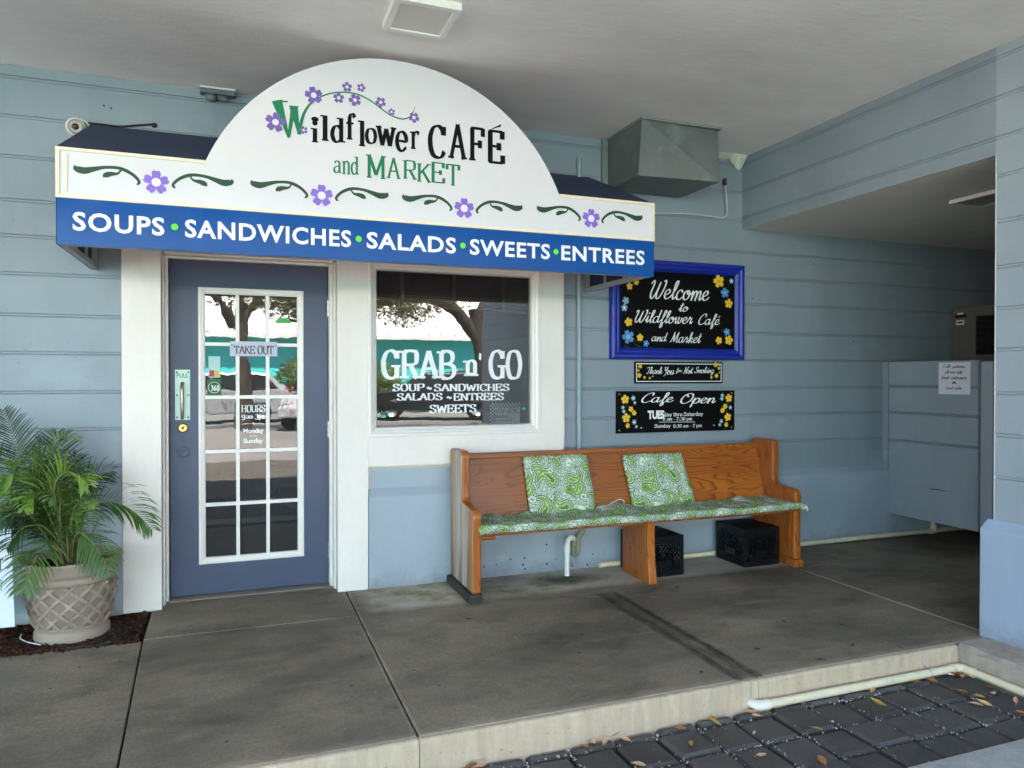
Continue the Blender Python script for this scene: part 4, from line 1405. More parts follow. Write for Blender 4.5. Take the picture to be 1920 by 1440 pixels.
for s_, a in (('C', (1236, 358, 1368, 608)), ('A', (1383, 352, 1518, 614)), ('F', (1533, 378, 1648, 622)), ('E', (1668, 400, 1793, 644))):
    L7(s_, *a, 0, thick=2.1, thin=.72, serif=.5)
p, q = FA.px(*Q7(1695, 392)), FA.px(*Q7(1763, 366))
FA.add(mb, *strip([p, ((p[0] + q[0]) / 2, (p[1] + q[1]) / 2), q], [.004, .007, .013]), 0)
mk = dict(thick=1.55, thin=.6, serif=.4)
for s_, a in (('a', (555, 617, 612, 712)), ('n', (618, 620, 678, 718)), ('d', (680, 590, 742, 724)), ('M', (790, 577, 937, 748)), ('A', (940, 597, 1040, 752)), ('R', (1056, 616, 1158, 758)), ('K', (1160, 638, 1262, 780)), ('E', (1263, 632, 1362, 782)), ('T', (1365, 646, 1470, 800))):
    L7(s_, *a, 1, **mk)
# the green initial with its vine
GW = [((150, 186), (235, 455), 44, 10), ((235, 455), (270, 235), 12, 24), ((270, 235), (310, 432), 36, 10)]
mpp = FA.pxr(600, 200, 1)
for a, b, w0, w1 in GW:
    p, q = FA.px(*Q7(*a)), FA.px(*Q7(*b))
    k = .26042 * mpp
    FA.add(mb, *strip([p, q], [w0 * k * 1.7, w1 * k * 1.5]), 1)
for a, b in (((148, 190), (228, 196)), ((238, 229), (305, 234))):
    FA.add(mb, *strip([FA.px(*Q7(*a)), FA.px(*Q7(*b))], [.008, .008]), 1)
vine = [FA.px(*Q7(*p)) for p in ((310, 432), (318, 380), (338, 300), (368, 240), (410, 195), (480, 154), (560, 132), (650, 128), (740, 146), (830, 192), (900, 245), (970, 293), (1050, 320), (1105, 305), (1132, 268), (1145, 228))]
vine = catmull(vine, 5)
nn = len(vine)
FA.add(mb, *strip(vine, [(.020 - .013 * min(1, i / (nn * .3))) if i < nn - 14 else .007 * (1 - (i - nn + 14) / 16) for i in range(nn)]), 1, .0011)
mb.build('lettering', [flat('black_vinyl', (0.005, 0.005, 0.006), .5, 0, .1), flat('green_vinyl', (0.0, 0.17, 0.065))], aw)
FLM = [flat('violet_vinyl', (0.17, 0.105, 0.36)), flat('pale_center', (0.72, 0.68, 0.76))]
for u, v, r_ in ((415, 150, 68), (140, 344, 76), (655, 90, 40), (757, 95, 34), (595, 168, 43), (712, 184, 49), (897, 200, 43), (975, 270, 29), (1137, 310, 44), (343, 400, 31)):
    mb = MB()
    FA.flower(mb, FA.px(*Q7(u, v)), r_ * .26042 * mpp * 1.02, 0, 1, rnd.uniform(0, 1), .0024, .30)
    mb.build('flower', FLM, aw)
sc_main = [(-4.77, .65, .05), (-4.7, .45, .35), (-4.25, .35, .42), (-3.7, .5, .30), (-3.1, .67, .20), (-2.4, .72, .20), (-1.9, .62, .22), (-1.4, .35, .20), (-1.06, 0, .18), (-1.06, -.2, .16), (-1.2, -.27, .06)]
sc_br = [(-2.1, .6, .1), (-2.3, .35, .14), (-2.7, .28, .28), (-3.0, .17, .32), (-3.16, .03, .08)]
for i, px_ in enumerate(((293, 342), (603, 367), (870, 391), (1108, 410))):
    c = FA.px(*px_)
    m_ = MB()
    k = .0695
    FA.flower(m_, c, .060, 1, 2, .31, .0024, .34)
    for sg in (-1, 1):
        for curve in (sc_main, sc_br):
            q = catmull([(a, b, w_) for a, b, w_ in curve], 5)
            q = np.array(q)
            pts = [(c[0] - sg * a * k, c[1] + (b + (.02 if sg < 0 else 0)) * k) for a, b, _ in q]
            FA.add(m_, *strip(pts, [max(.003, w_ * k * 1.05) for _, _, w_ in q]), 0)
    m_.build('flower_scroll', [flat('dark_green_vinyl', (0.012, 0.055, 0.022)), flat('lilac_vinyl', (0.235, 0.135, 0.56)), flat('pale_center2', (0.74, 0.70, 0.80))], aw)

# ==================================================================== WALL SIGNS
blk = paint('black_sign_board', (0.004, 0.004, 0.0045), 0.5, 0.2, 4, 0.03, spec=0.08)
yel = flat('petal_yellow', (0.80, 0.52, 0.03), 0.5)
yel2 = flat('heart_amber', (0.75, 0.36, 0.01), 0.5)
blu = flat('petal_blue', (0.075, 0.24, 0.55), 0.5)
pal = flat('petal_pale_blue', (0.25, 0.42, 0.55), 0.5)
wht = flat('painted_white', (0.85, 0.85, 0.82), 0.5)
stem = flat('stem_green', (0.02, 0.04, 0.015), 0.6)


def sign_flowers(fr, own, lst, Q, k, h=.0018):
    for c_, u, v, r_ in lst:
        mb = MB()
        p = fr.px(*Q(u, v))
        rr = fr.pxr(*Q(u, v), r_ * k)
        m, mc = {'y': (0, 1), 'b': (2, 3), 'p': (3, 4)}[c_]
        if rr > .012:
            for _ in range(2):
                a = rnd.uniform(0, 6.28)
                q = (p[0] + rr * 1.8 * math.cos(a), p[1] + rr * 1.8 * math.sin(a))
                mid = ((p[0] + q[0]) / 2 + rnd.uniform(-.4, .4) * rr, (p[1] + q[1]) / 2 + rnd.uniform(-.4, .4) * rr)
                fr.add(mb, *strip(catmull([p, mid, q], 4), [.003] * 9), 5, h - .0006)
        fr.flower(mb, p, rr, m, mc, rnd.uniform(0, 1), h, .30)
        mb.build('painted_flower', SM, own)


SM = [yel, yel2, blu, pal, wht, stem]
QS = lambda u, v: (1100 + .24302 * u, 470 + .24306 * v)
wl = thing('welcome_sign', 'large black welcome board with painted flowers in a bright blue frame', 'sign', (3.06, S, 1.81))
Fs = Frame('Y', S - .022)
wx0, wx1, wz0, wz1 = 2.482, 3.640 - .012, 1.463, 2.185
mb = MB()
mb.box((wx0 + .07, S - .021, wz0 + .07), (wx1 - .07, S - .004, wz1 - .07))
bd = mb.build('board', blk, wl)
mb = MB()
prof = [(0, -.02), (0, .012), (.06, .022), (.2, .030), (.36, .030), (.46, .022), (.6, .018), (.74, .020), (.86, .012), (1.0, .004), (1.0, -.01)]
frame_ring(mb, wx0, wx1, wz0, wz1, .082, S - .018, prof)
tfr = NT('cobalt_ridged_frame')
rb = tfr.math('SINE', tfr.math('MULTIPLY', tfr.xyz()[0], 620.0))
mfr = tfr.out(tfr.mix(tfr.rng(tfr.noise(9), .3, .7), (0.003, 0.012, 0.24), (0.006, 0.028, 0.34)), 0.35, 0, tfr.bump(rb, 0.25, .003), .5)
mb.build('frame', mfr, wl)
mb = MB()
sk = dict(thick=.95, thin=.42, nib=20, track=0.0, slant=.28, round_caps=True)
sk2 = dict(thick=1.0, thin=.45, nib=20, track=0.0, slant=.28, round_caps=True)
for s_, a, b in (('Welcome', (485, 230), (945, 384)), ('to', (706, 403), (790, 472)), ('Wildflower', (370, 458), (818, 597)), ('Café', (860, 485), (1030, 605)), ('and', (498, 630), (625, 702)), ('Market', (638, 626), (888, 714))):
    Fs.text(mb, stroke_text(s_, SCR, **sk), QS(*a), QS(*b), 0)
mb.build('lettering', wht, wl)
sign_flowers(Fs, wl, [('y', 330, 275, 26), ('y', 382, 243, 22), ('y', 1018, 237, 45), ('y', 1095, 408, 33), ('y', 322, 550, 33), ('y', 410, 670, 28), ('y', 1018, 693, 27), ('y', 1095, 690, 34), ('p', 300, 385, 28), ('p', 290, 440, 27), ('b', 1065, 325, 35), ('p', 1115, 235, 18), ('b', 320, 665, 50), ('b', 458, 716, 24), ('b', 1080, 627, 27)], QS, .243)
for pts in (((290, 735), (350, 752), (430, 738), (520, 750)), ((370, 690), (385, 730), (470, 745)), ((1075, 200), (1080, 230), (1092, 262)), ((1120, 370), (1145, 348)), ((1130, 590), (1135, 640))):
    mb = MB()
    Fs.add(mb, *strip(catmull([Fs.px(*QS(*p)) for p in pts], 5), [.004] * (5 * (len(pts) - 1) + 1)) if len(pts) > 2 else strip([Fs.px(*QS(*p)) for p in pts], [.005, .002]), 5, .0012)
    mb.build('painted_stem', SM, wl)

ty = thing('no_smoking_sign', 'narrow black sign with white border thanking people for not smoking', 'sign', (3.05, S, 1.37))
Fs = Frame('Y', S - .014)
a, b = Fs.px(1190, 676), Fs.px(1355, 716)
x0, z1, x1, z0 = a[0], 1.446, b[0], 1.287
mb = MB(); mb.box((x0, S - .014, z0), (x1, S - .004, z1)); mb.build('board', blk, ty, bevel=.001)
mb = MB()
for q in (((x0 + .012, z0 + .012), (x1 - .012, z0 + .018)), ((x0 + .012, z1 - .018), (x1 - .012, z1 - .012)), ((x0 + .012, z0 + .0185), (x0 + .018, z1 - .0185)), ((x1 - .018, z0 + .0185), (x1 - .012, z1 - .0185))):
    (u0, v0), (u1, v1) = q
    Fs.add(mb, [(u0, v0), (u1, v0), (u1, v1), (u0, v1)], [(0, 1, 2, 3)])
for s_, a, b in (('Thank', (460, 895), (583, 952)), ('You', (590, 895), (675, 968)), ('for', (688, 905), (733, 950)), ('Not', (742, 895), (822, 950)), ('Smoking', (830, 895), (982, 962))):
    Fs.text(mb, stroke_text(s_, SCR, **sk2), QS(*a), QS(*b))
mb.build('lettering', wht, ty)
sign_flowers(Fs, ty, [('y', 412, 892, 17), ('y', 405, 962, 18), ('y', 398, 925, 9), ('y', 445, 978, 11), ('y', 485, 982, 9), ('p', 508, 970, 7), ('y', 993, 880, 18), ('y', 1018, 908, 11), ('y', 1000, 965, 16), ('y', 960, 977, 11), ('p', 1022, 940, 7), ('p', 1020, 885, 6)], QS, .243)

op = thing('opening_hours_sign', 'black board painted with café opening hours hung lowest of the wall signs', 'sign', (3.03, S, 1.08))
Fs = Frame('Y', S - .014)
x0, x1, z0, z1 = 2.535, 3.552, 0.929, 1.232
mb = MB(); mb.box((x0, S - .014, z0), (x1, S - .004, z1))
for x in (x0 + .025, x1 - .025):
    for z in (z0 + .022, z1 - .022): mb.lathe([(0, .0025), (.004, .002), (.005, 0)], (x, S - .014, z), 10, 1, True, 'y')
mb.build('board', [blk, M['steel']], op)
mb = MB()
for s_, a, b in (('Cafe', (420, 1093), (670, 1199)), ('Open', (720, 1098), (998, 1207))):
    Fs.text(mb, stroke_text(s_, SCR, **sk2), QS(*a), QS(*b))
Fs.text(mb, font_text('TUES', .05, .92), QS(469, 1232), QS(598, 1299), 0, .003)
tk = dict(thick=1.5, thin=.7, serif=.6, track=.8)
for s_, a, b in (('day thru Saturday', (597, 1246), (898, 1283)), ('8 am - 2', (588, 1284), (708, 1311)), (':30 pm', (714, 1284), (813, 1316)), ('Sunday', (523, 1337), (648, 1372)), ('8:30 am - 2 pm', (667, 1337), (888, 1370))):
    Fs.text(mb, stroke_text(s_, SER, **tk), QS(*a), QS(*b))
Fs.add(mb, *strip([Fs.px(*QS(555, 1322)), Fs.px(*QS(835, 1321))], [.003, .003]))
mb.build('lettering', wht, op)
sign_flowers(Fs, op, [('y', 295, 1147, 34), ('y', 340, 1222, 21), ('y', 365, 1252, 19), ('y', 303, 1290, 35), ('y', 315, 1350, 19), ('y', 1095, 1137, 29), ('y', 1068, 1200, 19), ('y', 1047, 1232, 19), ('y', 1087, 1283, 29), ('y', 1075, 1342, 17), ('p', 358, 1137, 19), ('p', 370, 1173, 13), ('p', 278, 1210, 15), ('p', 285, 1240, 15), ('p', 365, 1322, 19), ('p', 383, 1357, 12), ('p', 420, 1367, 8), ('p', 1045, 1117, 15), ('p', 1042, 1142, 15), ('p', 1107, 1210, 14), ('p', 1037, 1315, 16), ('p', 1025, 1343, 13), ('p', 980, 1347, 7)], QS, .243)

to = thing('take_out_sign', 'small pale lilac take out sign hung across the door panes', 'sign', (0.0915, DY - .016, 1.508))
Ft = Frame('Y', DY - .019)
a, b = Ft.px(431, 640), Ft.px(520, 668)
mb = MB(); mb.box((a[0], DY - .019, 1.462), (b[0], DY - .0155, 1.552)); mb.build('board', paint('lilac_card', (0.50, 0.50, 0.60), 0.5, .04, 5, .02), to)
mb = MB()
Ft.text(mb, stroke_text('TAKE', SER, 1.8, .7, serif=.5), Q3(497, 678), Q3(642, 734))
Ft.text(mb, stroke_text('OUT', SER, 1.8, .7, serif=.5), Q3(657, 677), Q3(768, 737))
for u, v in ((486, 674), (783, 678)):
    c = Ft.px(*Q3(u, v)); Ft.add(mb, *disc(c, .0045, 8))
mb.build('lettering', flat('grey_ink', (0.04, 0.045, 0.06)), to)

# ==================================================================== SCREEN WALL, PATRON NOTICE, CABINET
sw = thing('screen_wall', 'waist-high blue boarded screen wall jutting out under the passage roof', 'wall', (5.1, -0.5, 0.0))
SX = 5.06
mb = MB()
zb, zt = 0.205, 1.458
mb.sheet([(SX, zt)] + [q for z in (onX(1660, 723.7, SX).z, onX(1660, 772, SX).z, onX(1660, 823, SX).z) for q in ((SX, z + .012), (SX + .012, z + .008), (SX + .003, z), (SX + .012, z - .008), (SX, z - .012))] + [(SX, zb)], 'y', -0.925, S - .062)
mb.box((SX + .0125, -0.925, zb), (SX + .10, S - .002, zt))
mb.add([(SX, -.925, zb), (SX, S - .06, zb), (SX + .1, S - .06, zb), (SX + .1, -.925, zb)], [(0, 1, 2, 3)])
mb.add([(SX, -.925, zt), (SX, S - .06, zt), (SX + .1, S - .06, zt), (SX + .1, -.925, zt)], [(0, 1, 2, 3)])
mb.build('panel', M['panel'], sw)
mb = MB()
sp0, sp1, sp2 = onX(1742, 917, SX), onX(1757, 917.5, SX), onX(1776, 922, SX)
mb.tube([(SX - .001, q.y, q.z) for q in (sp0, sp1, sp2)], [.002, .004, .0015], 0, 6)
mb.build('scuff_mark', M['dark'], sw)
mb = MB(); mb.box((SX - .012, S - .06, .56), (SX + .1, S - .004, zt + .002)); mb.build('corner_strip', M['siding'], sw, bevel=.003)
mb = MB(); mb.box((SX + .02, -1.02, 0), (SX + .12, -.928, zt - .01)); mb.build('post', M['wainscot'], sw, bevel=.004)
pn = thing('patron_notice', 'white notice sending café patrons to the front entrance, fixed on the screen wall', 'sign', (SX, -0.72, 1.3))
Fp = Frame('X', SX - .005)
QP = lambda u, v: (1500 + .4861 * u, 540 + .4861 * v)
a, b = Fp.px(*QP(535, 288)), Fp.px(*QP(657, 412))
mb = MB(); mb.box((SX - .005, -a[0], b[1]), (SX - .001, -b[0], a[1])); mb.build('board', paint('notice_white', (0.72, 0.74, 0.80), .5, .03, 5, .02), pn)
mb = MB()
nk = dict(thick=1.25, thin=.6, nib=20, track=-.1, slant=.15, round_caps=True)
for s_, a, b in (('Cafe', (553, 293), (583, 311)), ('patrons', (589, 296), (638, 314)), ('please', (560, 316), (602, 334)), ('use', (606, 319), (629, 331)), ('front', (546, 337), (578, 356)), ('entrance', (584, 339), (645, 353)), ('on', (587, 361), (604, 371)), ('east', (564, 379), (592, 391)), ('side', (597, 377), (626, 392))):
    Fp.text(mb, stroke_text(s_, SCR, **nk), QP(*a), QP(*b))
mb.build('lettering', flat('navy_ink', (0.012, 0.015, 0.04)), pn)

ac = thing('air_conditioner', 'brownish metal air conditioner cabinet with louvred grille at the passage end', 'air conditioner', (6.1, -1.0, 0))
CX = 5.84
mb = MB(); mb.box((CX, -1.9, .02), (CX + .6, S - .01, 1.935)); mb.build('cabinet', paint('brown_grey_sheet', (0.125, 0.112, 0.09), .5, .15, 3, .05, dirt=(.1, .08, .06), dirt_amt=.4), ac, bevel=.01)
gy0 = onX(1831, 640, CX); gy1 = onX(1860, 640, CX)
mb = MB()
mb.box((CX - .006, -1.75, onX(1840, 665, CX).z), (CX - .003, gy0.y, onX(1840, 592, CX).z))
for k in range(16):
    z = onX(1840, 665, CX).z + .015 + k * .0195
    mb.obox((CX - .015, (-1.75 + gy0.y) / 2, z), (.012, 0, -.006), (0, (gy0.y + 1.75) / 2 - .01, 0), (.0008, 0, .0016), 1)
mb.build('louvre_grille', [M['dark'], flat('grille_black', (.02, .02, .018), .5)], ac)
for z0_, z1_, m in ((592, 599, 0), (600, 610, 1)):
    a, b = onX(1790, z0_ - 4, CX), onX(1811, z1_ - 4, CX)
mb = MB()
for (x0_, y0_, x1_, y1_, m) in ((1795, 587, 1806, 590.5, 0), (1791, 590.7, 1812, 595, 1), (1793, 601, 1808, 608.5, 0), (1795, 603.5, 1806, 605.6, 1)):
    a, b = onX(x0_, y0_, CX), onX(x1_, y1_, CX)
    h = .001 + m * .0006
    mb.add([(CX - h, a.y, b.z), (CX - h, b.y, b.z), (CX - h, b.y, a.z), (CX - h, a.y, a.z)], [(0, 1, 2, 3)], m)
mb.build('rating_label', [M['vinyl'], M['dark']], ac)

# ==================================================================== DUCT, PIPES, CABLES, LIGHTS, CAMERA
du = thing('duct_box', 'grey sheet metal duct box hanging under the porch ceiling', 'duct', (2.77, -0.35, 2.62))
tl_, tr_ = onZ(1211, 227, CEIL), onZ(1360, 247, CEIL)
dz = 2.655
d0, d1, dyf = 2.46, 3.06, -0.575
mb = MB()
mb.box((d0, dyf + .062, dz), (d1, S - .012, CEIL + .004))
t = NT('galvanised_duct')
zz = t.xyz()
na = t.rng(t.noise(3, 5, .65), .3, .7); nb = t.rng(t.noise(26, 4, .6), .35, .65)
k = t.mix(na, (0.125, 0.134, 0.128), (0.19, 0.20, 0.193))
k = t.mix(t.math('MULTIPLY', nb, .3), k, (0.19, 0.21, 0.20))
sp_ = t.rng(t.noise(4, 3, .5, t.map((1, 1, 1), loc=(2, 5, 3))), .62, .72, 0, .45)
k = t.mix(sp_, k, (0.32, 0.34, 0.33))
duct_m = t.out(k, .5, .25, t.bump(t.noise(2.5, 3, .5), .5, .05), .4)
duct_body = mb.build('duct_body', duct_m, du, bevel=.003)
mb = MB()
# diagonal crease: two planes leaning away from each other
TL, TR, BR_, BL = (d0, dyf, CEIL - .002), (d1, dyf + .025, CEIL - .002), (d1, dyf, dz), (d0, dyf + .05, dz)
yb_ = dyf + .0625
mb.add([TL, BL, BR_], [(0, 1, 2)]); mb.add([TL, BR_, TR], [(0, 1, 2)])
mb.add([TL, (d0, yb_, CEIL - .002), (d0, yb_, dz), BL], [(0, 1, 2, 3)])
mb.add([BL, (d0, yb_, dz), (d1, yb_, dz), BR_], [(0, 1, 2, 3)])
mb.add([BR_, (d1, yb_, dz), (d1, yb_, CEIL - .002), TR], [(0, 1, 2, 3)])
mb.build('creased_front', duct_m, du)
mb = MB()
mb.box((d0 - .008, dyf - .012, CEIL - .012), (d1 + .008, S - .012, CEIL + .003))
mb.box((d0 - .045, S - .03, dz - .0), (d0 - .003, S - .002, CEIL - .01))
mb.build('flange', paint('duct_flange', (0.24, 0.27, 0.25), .5, .2, 12, .1, metal=.2), du)

dp = thing('drain_pipe', 'painted drain pipe down the wall with a trap and white outlet behind the bench', 'pipe', (2.2, -0.2, 0))
px_ = 2.235
r0 = .0165
mb = MB()
mb.tube([(px_, S - .022, 2.86), (px_, S - .022, .66), (px_, S - .05, .62), (px_, -.165, .585), (px_, -.165, .30)], r0, 0, 14)
for z in (1.9, 1.0): mb.tube([(px_, S - .022, z), (px_, S - .022, z + .035)], r0 * 1.18, 0, 14)
mb.tube([(px_, -.165, .345), (px_, -.165, .30)], r0 * 1.3, 0, 14)
mb.build('riser', M['pipe'], dp)
mb = MB()
trap = [(px_, -.165, .30)]
for k in range(7):
    a = k / 6 * math.pi / 2
    trap.append((px_ - .035 + .035 * math.cos(a), -.165 - .0 - .02 * math.sin(a), .285 - .035 * math.sin(a)))
trap = [(px_, -.165, .30), (px_, -.168, .275), (px_ - .015, -.175, .255), (px_ - .035, -.185, .245), (px_ - .05, -.19, .225), (px_ - .052, -.195, .15), (px_ - .058, -.20, .128), (px_ - .075, -.205, .118), (px_ - .092, -.21, .128), (px_ - .098, -.215, .15), (px_ - .098, -.225, .215)]
mb.tube(trap, r0 * 1.18, 0, 14)
mb.tube([(px_ - .098, -.225, .20), (px_ - .098, -.228, .232)], r0 * 1.45, 0, 14)
mb.build('trap', M['mosspipe'], dp)
mb = MB()
q = px_ - .098
mb.tube([(q, -.228, .225), (q - .012, -.24, .243), (q - .04, -.26, .248), (q - .066, -.275, .238), (q - .075, -.283, .20), (q - .077, -.285, .13)], r0 * 1.12, 0, 14)
mb.tube([(q - .074, -.282, .215), (q - .077, -.285, .165)], r0 * 1.35, 0, 14)
mb.tube([(q - .077, -.285, .14), (q - .079, -.288, .004)], r0 * 1.05, 0, 14)
mb.build('outlet', paint('clean_pvc', (0.80, 0.79, 0.76), .3, .03, 8, .02), dp)

ck = thing('cable', 'thin pale cable from awning corner up to the duct box', 'cable', (3.2, S, 2.6))
mb = MB()
cp = [onY(1226, 400, S - .012), onY(1290, 401, S - .010), onY(1335, 406, S - .008), onY(1352, 409, S - .012), onY(1362, 404, S - .016), onY(1363, 390, S - .02), onY(1360, 345, S - .03)]
cp = catmull([tuple(p) for p in cp], 6)
mb.tube(cp, .006, 0, 8)
tag(mb.build('cable_run', flat('pale_cable', (0.50, 0.52, 0.50)), ck))
mb = MB()
p = onY(1359, 340, S - .03)
mb.box((p.x - .012, p.y - .01, p.z - .03), (p.x + .012, p.y + .01, p.z + .02)); mb.build('cable_clip', M['rotwood'], ck)

sc_ = thing('security_camera', 'white dome security camera on wall at left end of awning', 'security camera', (-0.835, S, 2.735))
c = onY(142, 238, S - .05)
mb = MB()
mb.lathe([(.052, -.0), (.056, .012), (.054, .026), (.044, .03)], (c.x + .012, S, c.z + .004), 26, 0, True, 'y')
mb.build('base', M['trim'], sc_)
mb = MB()
bc = Vector((c.x, S - .05, c.z))
dirv = Vector((.15, -.95, -.22)).normalized()
u1 = dirv.orthogonal().normalized(); u2 = dirv.cross(u1)
def cap(mb, c, d, u, v, prof, n=24, m=0):
    vs = [c + d * h + (u * math.cos(2 * math.pi * k / n) + v * math.sin(2 * math.pi * k / n)) * r_ for r_, h in prof for k in range(n)]
    mb.add(vs, [(i * n + k, i * n + (k + 1) % n, (i + 1) * n + (k + 1) % n, (i + 1) * n + k) for i in range(len(prof) - 1) for k in range(n)], m, True)
cap(mb, bc, dirv, u1, u2, [(.05 * math.sin(a), .05 * math.cos(a)) for a in [math.pi - k * math.pi / 14 for k in range(11)]])
cap(mb, bc, dirv, u1, u2, [(.0392, .031), (.034, .034), (.030, .033)], 24, 1)
mb.build('dome', [M['trim'], flat('grey_ring', (.25, .24, .23), .4)], sc_)
mb = MB()
cap(mb, bc, dirv, u1, u2, [(.030, .033), (.018, .034), (.016, .028)], 24, 0)
cap(mb, bc, dirv, u1, u2, [(.016, .028), (.008, .031), (.0005, .032)], 20, 1)
mb.build('lens', [paint('lens_bezel', (.45, .40, .36), .4), flat('lens_dark', (.04, .02, .015), .15)], sc_)
cb = thing('camera_cable', 'short black camera cable stapled along the wall above awning roof', 'cable', (-0.6, S, 2.76))
mb = MB()
cp = catmull([tuple(onY(x, y, S - .012)) for x, y in ((158, 230), (190, 233), (225, 237), (255, 235), (286, 233))], 6)
mb.tube(cp, .0055, 0, 8)
p = onY(289, 233.5, S - .012)
mb.lathe([(.0, .014), (.012, .012), (.016, 0)], (p.x, S, p.z), 12, 1, True, 'y')
mb.build('cable_run', [M['black'], M['rotwood']], cb)

fl = thing('flood_light_box', 'grey junction box with two small lamp stubs at the ceiling edge', 'wall light', (-0.1, S, 2.98))
a, b = onY(375, 157, S - .06), onY(441, 180, S - .06)
fbx = paint('grey_fitting', (0.13, 0.155, 0.16), .5, .15, 12, .1)
mb = MB(); mb.box((a.x, S - .06, b.z - .0), (b.x, S - .002, CEIL + .002)); mb.build('junction_box', fbx, fl, bevel=.002)
mb = MB(); mb.box((a.x - .002, S - .0625, CEIL - .009), (b.x + .002, S - .061, CEIL - .001)); mb.build('box_edge', M['trim'], fl)
for u, r_ in ((.30, .023), (.62, .017)):
    mb = MB()
    c = (a.x + (b.x - a.x) * u, S - .035, b.z - .016)
    cap(mb, Vector(c), Vector((.9, -.3, -.2)).normalized(), Vector((0, .55, -.83)), Vector((.36, .75, .5)).normalized(), [(.001, -.03), (r_ * .7, -.028), (r_, -.012), (r_, .014), (r_ * .6, .03), (.002, .034)], 16)
    mb.build('lamp_stub', fbx, fl)

cl = thing('ceiling_light', 'square white flush light panel on porch ceiling above the arched sign', 'ceiling light', (0.8, -1.405, CEIL))
x0, x1, y0, y1 = 0.648, 0.950, -1.562, -1.25
mb = MB()
frame_h = .035
mb.box((x0, y0, CEIL - frame_h), (x0 + .03, y1, CEIL + .003)); mb.box((x1 - .03, y0, CEIL - frame_h), (x1, y1, CEIL + .003))
mb.box((x0 + .03, y0, CEIL - frame_h), (x1 - .03, y0 + .03, CEIL + .003)); mb.box((x0 + .03, y1 - .03, CEIL - frame_h), (x1 - .03, y1, CEIL + .003))
mb.build('frame', paint('light_frame_white', (0.80, .79, .74), .4, .04, 8, .02), cl)
mb = MB(); mb.box((x0 + .029, y0 + .029, CEIL - .028), (x1 - .029, y1 - .029, CEIL - .02)); mb.build('diffuser', paint('light_diffuser', (0.68, .66, .62), .5, .02, 3, 0), cl)
pl = thing('passage_light', 'white edged flush light panel on the low passage ceiling', 'ceiling light', (4.44, -1.44, SOF))
x0, x1, y0, y1 = 4.29, 4.57, -1.62, -1.30
mb = MB()
zb_ = SOF - .022
mb.box((x0, y0, zb_), (x0 + .02, y1, SOF + .013)); mb.box((x1 - .02, y0, zb_), (x1, y1, SOF + .013))
mb.box((x0 + .02, y0, zb_), (x1 - .02, y0 + .02, SOF + .013)); mb.box((x0 + .02, y1 - .02, zb_), (x1 - .02, y1, SOF + .013))
mb.build('frame', M['trim'], pl)
mb = MB(); mb.box((x0 + .019, y0 + .019, zb_ + .004), (x1 - .019, y1 - .019, zb_ + .01)); mb.build('diffuser', paint('dull_diffuser', (0.35, .34, .32), .5, .04, 3, 0), pl)

wp = thing('floor_pipe', 'white drain pipe along the foot of wall behind the bench and passage', 'pipe', (4.4, -0.18, 0.03))
mb = MB()
mb.tube([(2.36, -.168, .02), (3.0, -.168, .022), (4.2, -.168, .026), (6.6, -.168, .03)], .019, 0, 12)
tx = onY(1750, 1000, -.168).x
mb.tube([(tx, -.168, .03), (tx, -.168, .28)], .02, 0, 12)
mb.tube([(tx, -.168, .03), (tx, -.168, .075)], .028, 0, 12)
for x in (3.9, tx - .02): mb.tube([(x - .035, -.168, .026), (x + .035, -.168, .027)], .024, 0, 12)
tag(mb.build('pipe_run', M['pvc'], wp))

kp = thing('kerb_pipe', 'lichen-stained white pipe at kerb foot turning the corner beside the pavers', 'pipe', (2.8, -2.14, GR + .02))
zc = -.098
kx0, kx1 = 2.105, 3.33
mb = MB()
ky = -2.147
mb.tube([(kx0 + .03, ky, zc), (kx1 - .03, ky, zc + .002)], .0185, 0, 16)
mb.tube([(kx1, ky - .03, zc + .002), (kx1 + .002, -6.3, zc)], .0185, 0, 16)
mb.tube([(2.62, ky, zc), (2.6205, ky, zc)], .019, 0, 12)
mb.build('pipe_run', M['pvc'], kp)
mb = MB()
el = [(kx0 - .002, ky + .045, zc)] + [(kx0 + .028 - .03 * math.cos(a), ky + .03 - .03 * math.sin(a), zc) for a in (0, .4, .8, 1.2, 1.57)] + [(kx0 + .065, ky, zc)]
mb.tube(el, .0235, 0, 16); mb.build('elbow', paint('clean_pvc2', (0.78, .73, .62), .35, .04, 8, .02), kp)
mb = MB()
el = [(kx1 - .06, ky, zc)] + [(kx1 - .03 + .03 * math.sin(a), ky - .03 + .03 * math.cos(a), zc) for a in (0, .4, .8, 1.2, 1.57)] + [(kx1, ky - .075, zc)]
mb.tube(el, .0235, 0, 16); mb.build('elbow', M['pvc'], kp)
mb = MB()
mb.tube([(3.12, ky, zc), (3.121, ky, zc)], .0195, 0, 12)
mb.tube([(3.12 + .0, ky - .021 * math.cos(a), zc + .021 * math.sin(a)) for a in [k * math.pi / 7 - .3 for k in range(7)]] + [(3.12, ky + .028, zc + .05)], .004, 0, 8); mb.build('hanger', M['steel'], kp)

# ==================================================================== PEW BENCH
pw = thing('church_pew', 'long oak church pew with weathered left end standing against the wall', 'bench', (2.48, -0.4, 0.0))
BX0, BX1 = 1.285, 3.705
TH = .058
def arcp(c, r_, a0, a1, n=7):
    return [(c[0] + r_ * math.cos(R(a0 + (a1 - a0) * k / n)), c[1] + r_ * math.sin(R(a0 + (a1 - a0) * k / n))) for k in range(n + 1)]
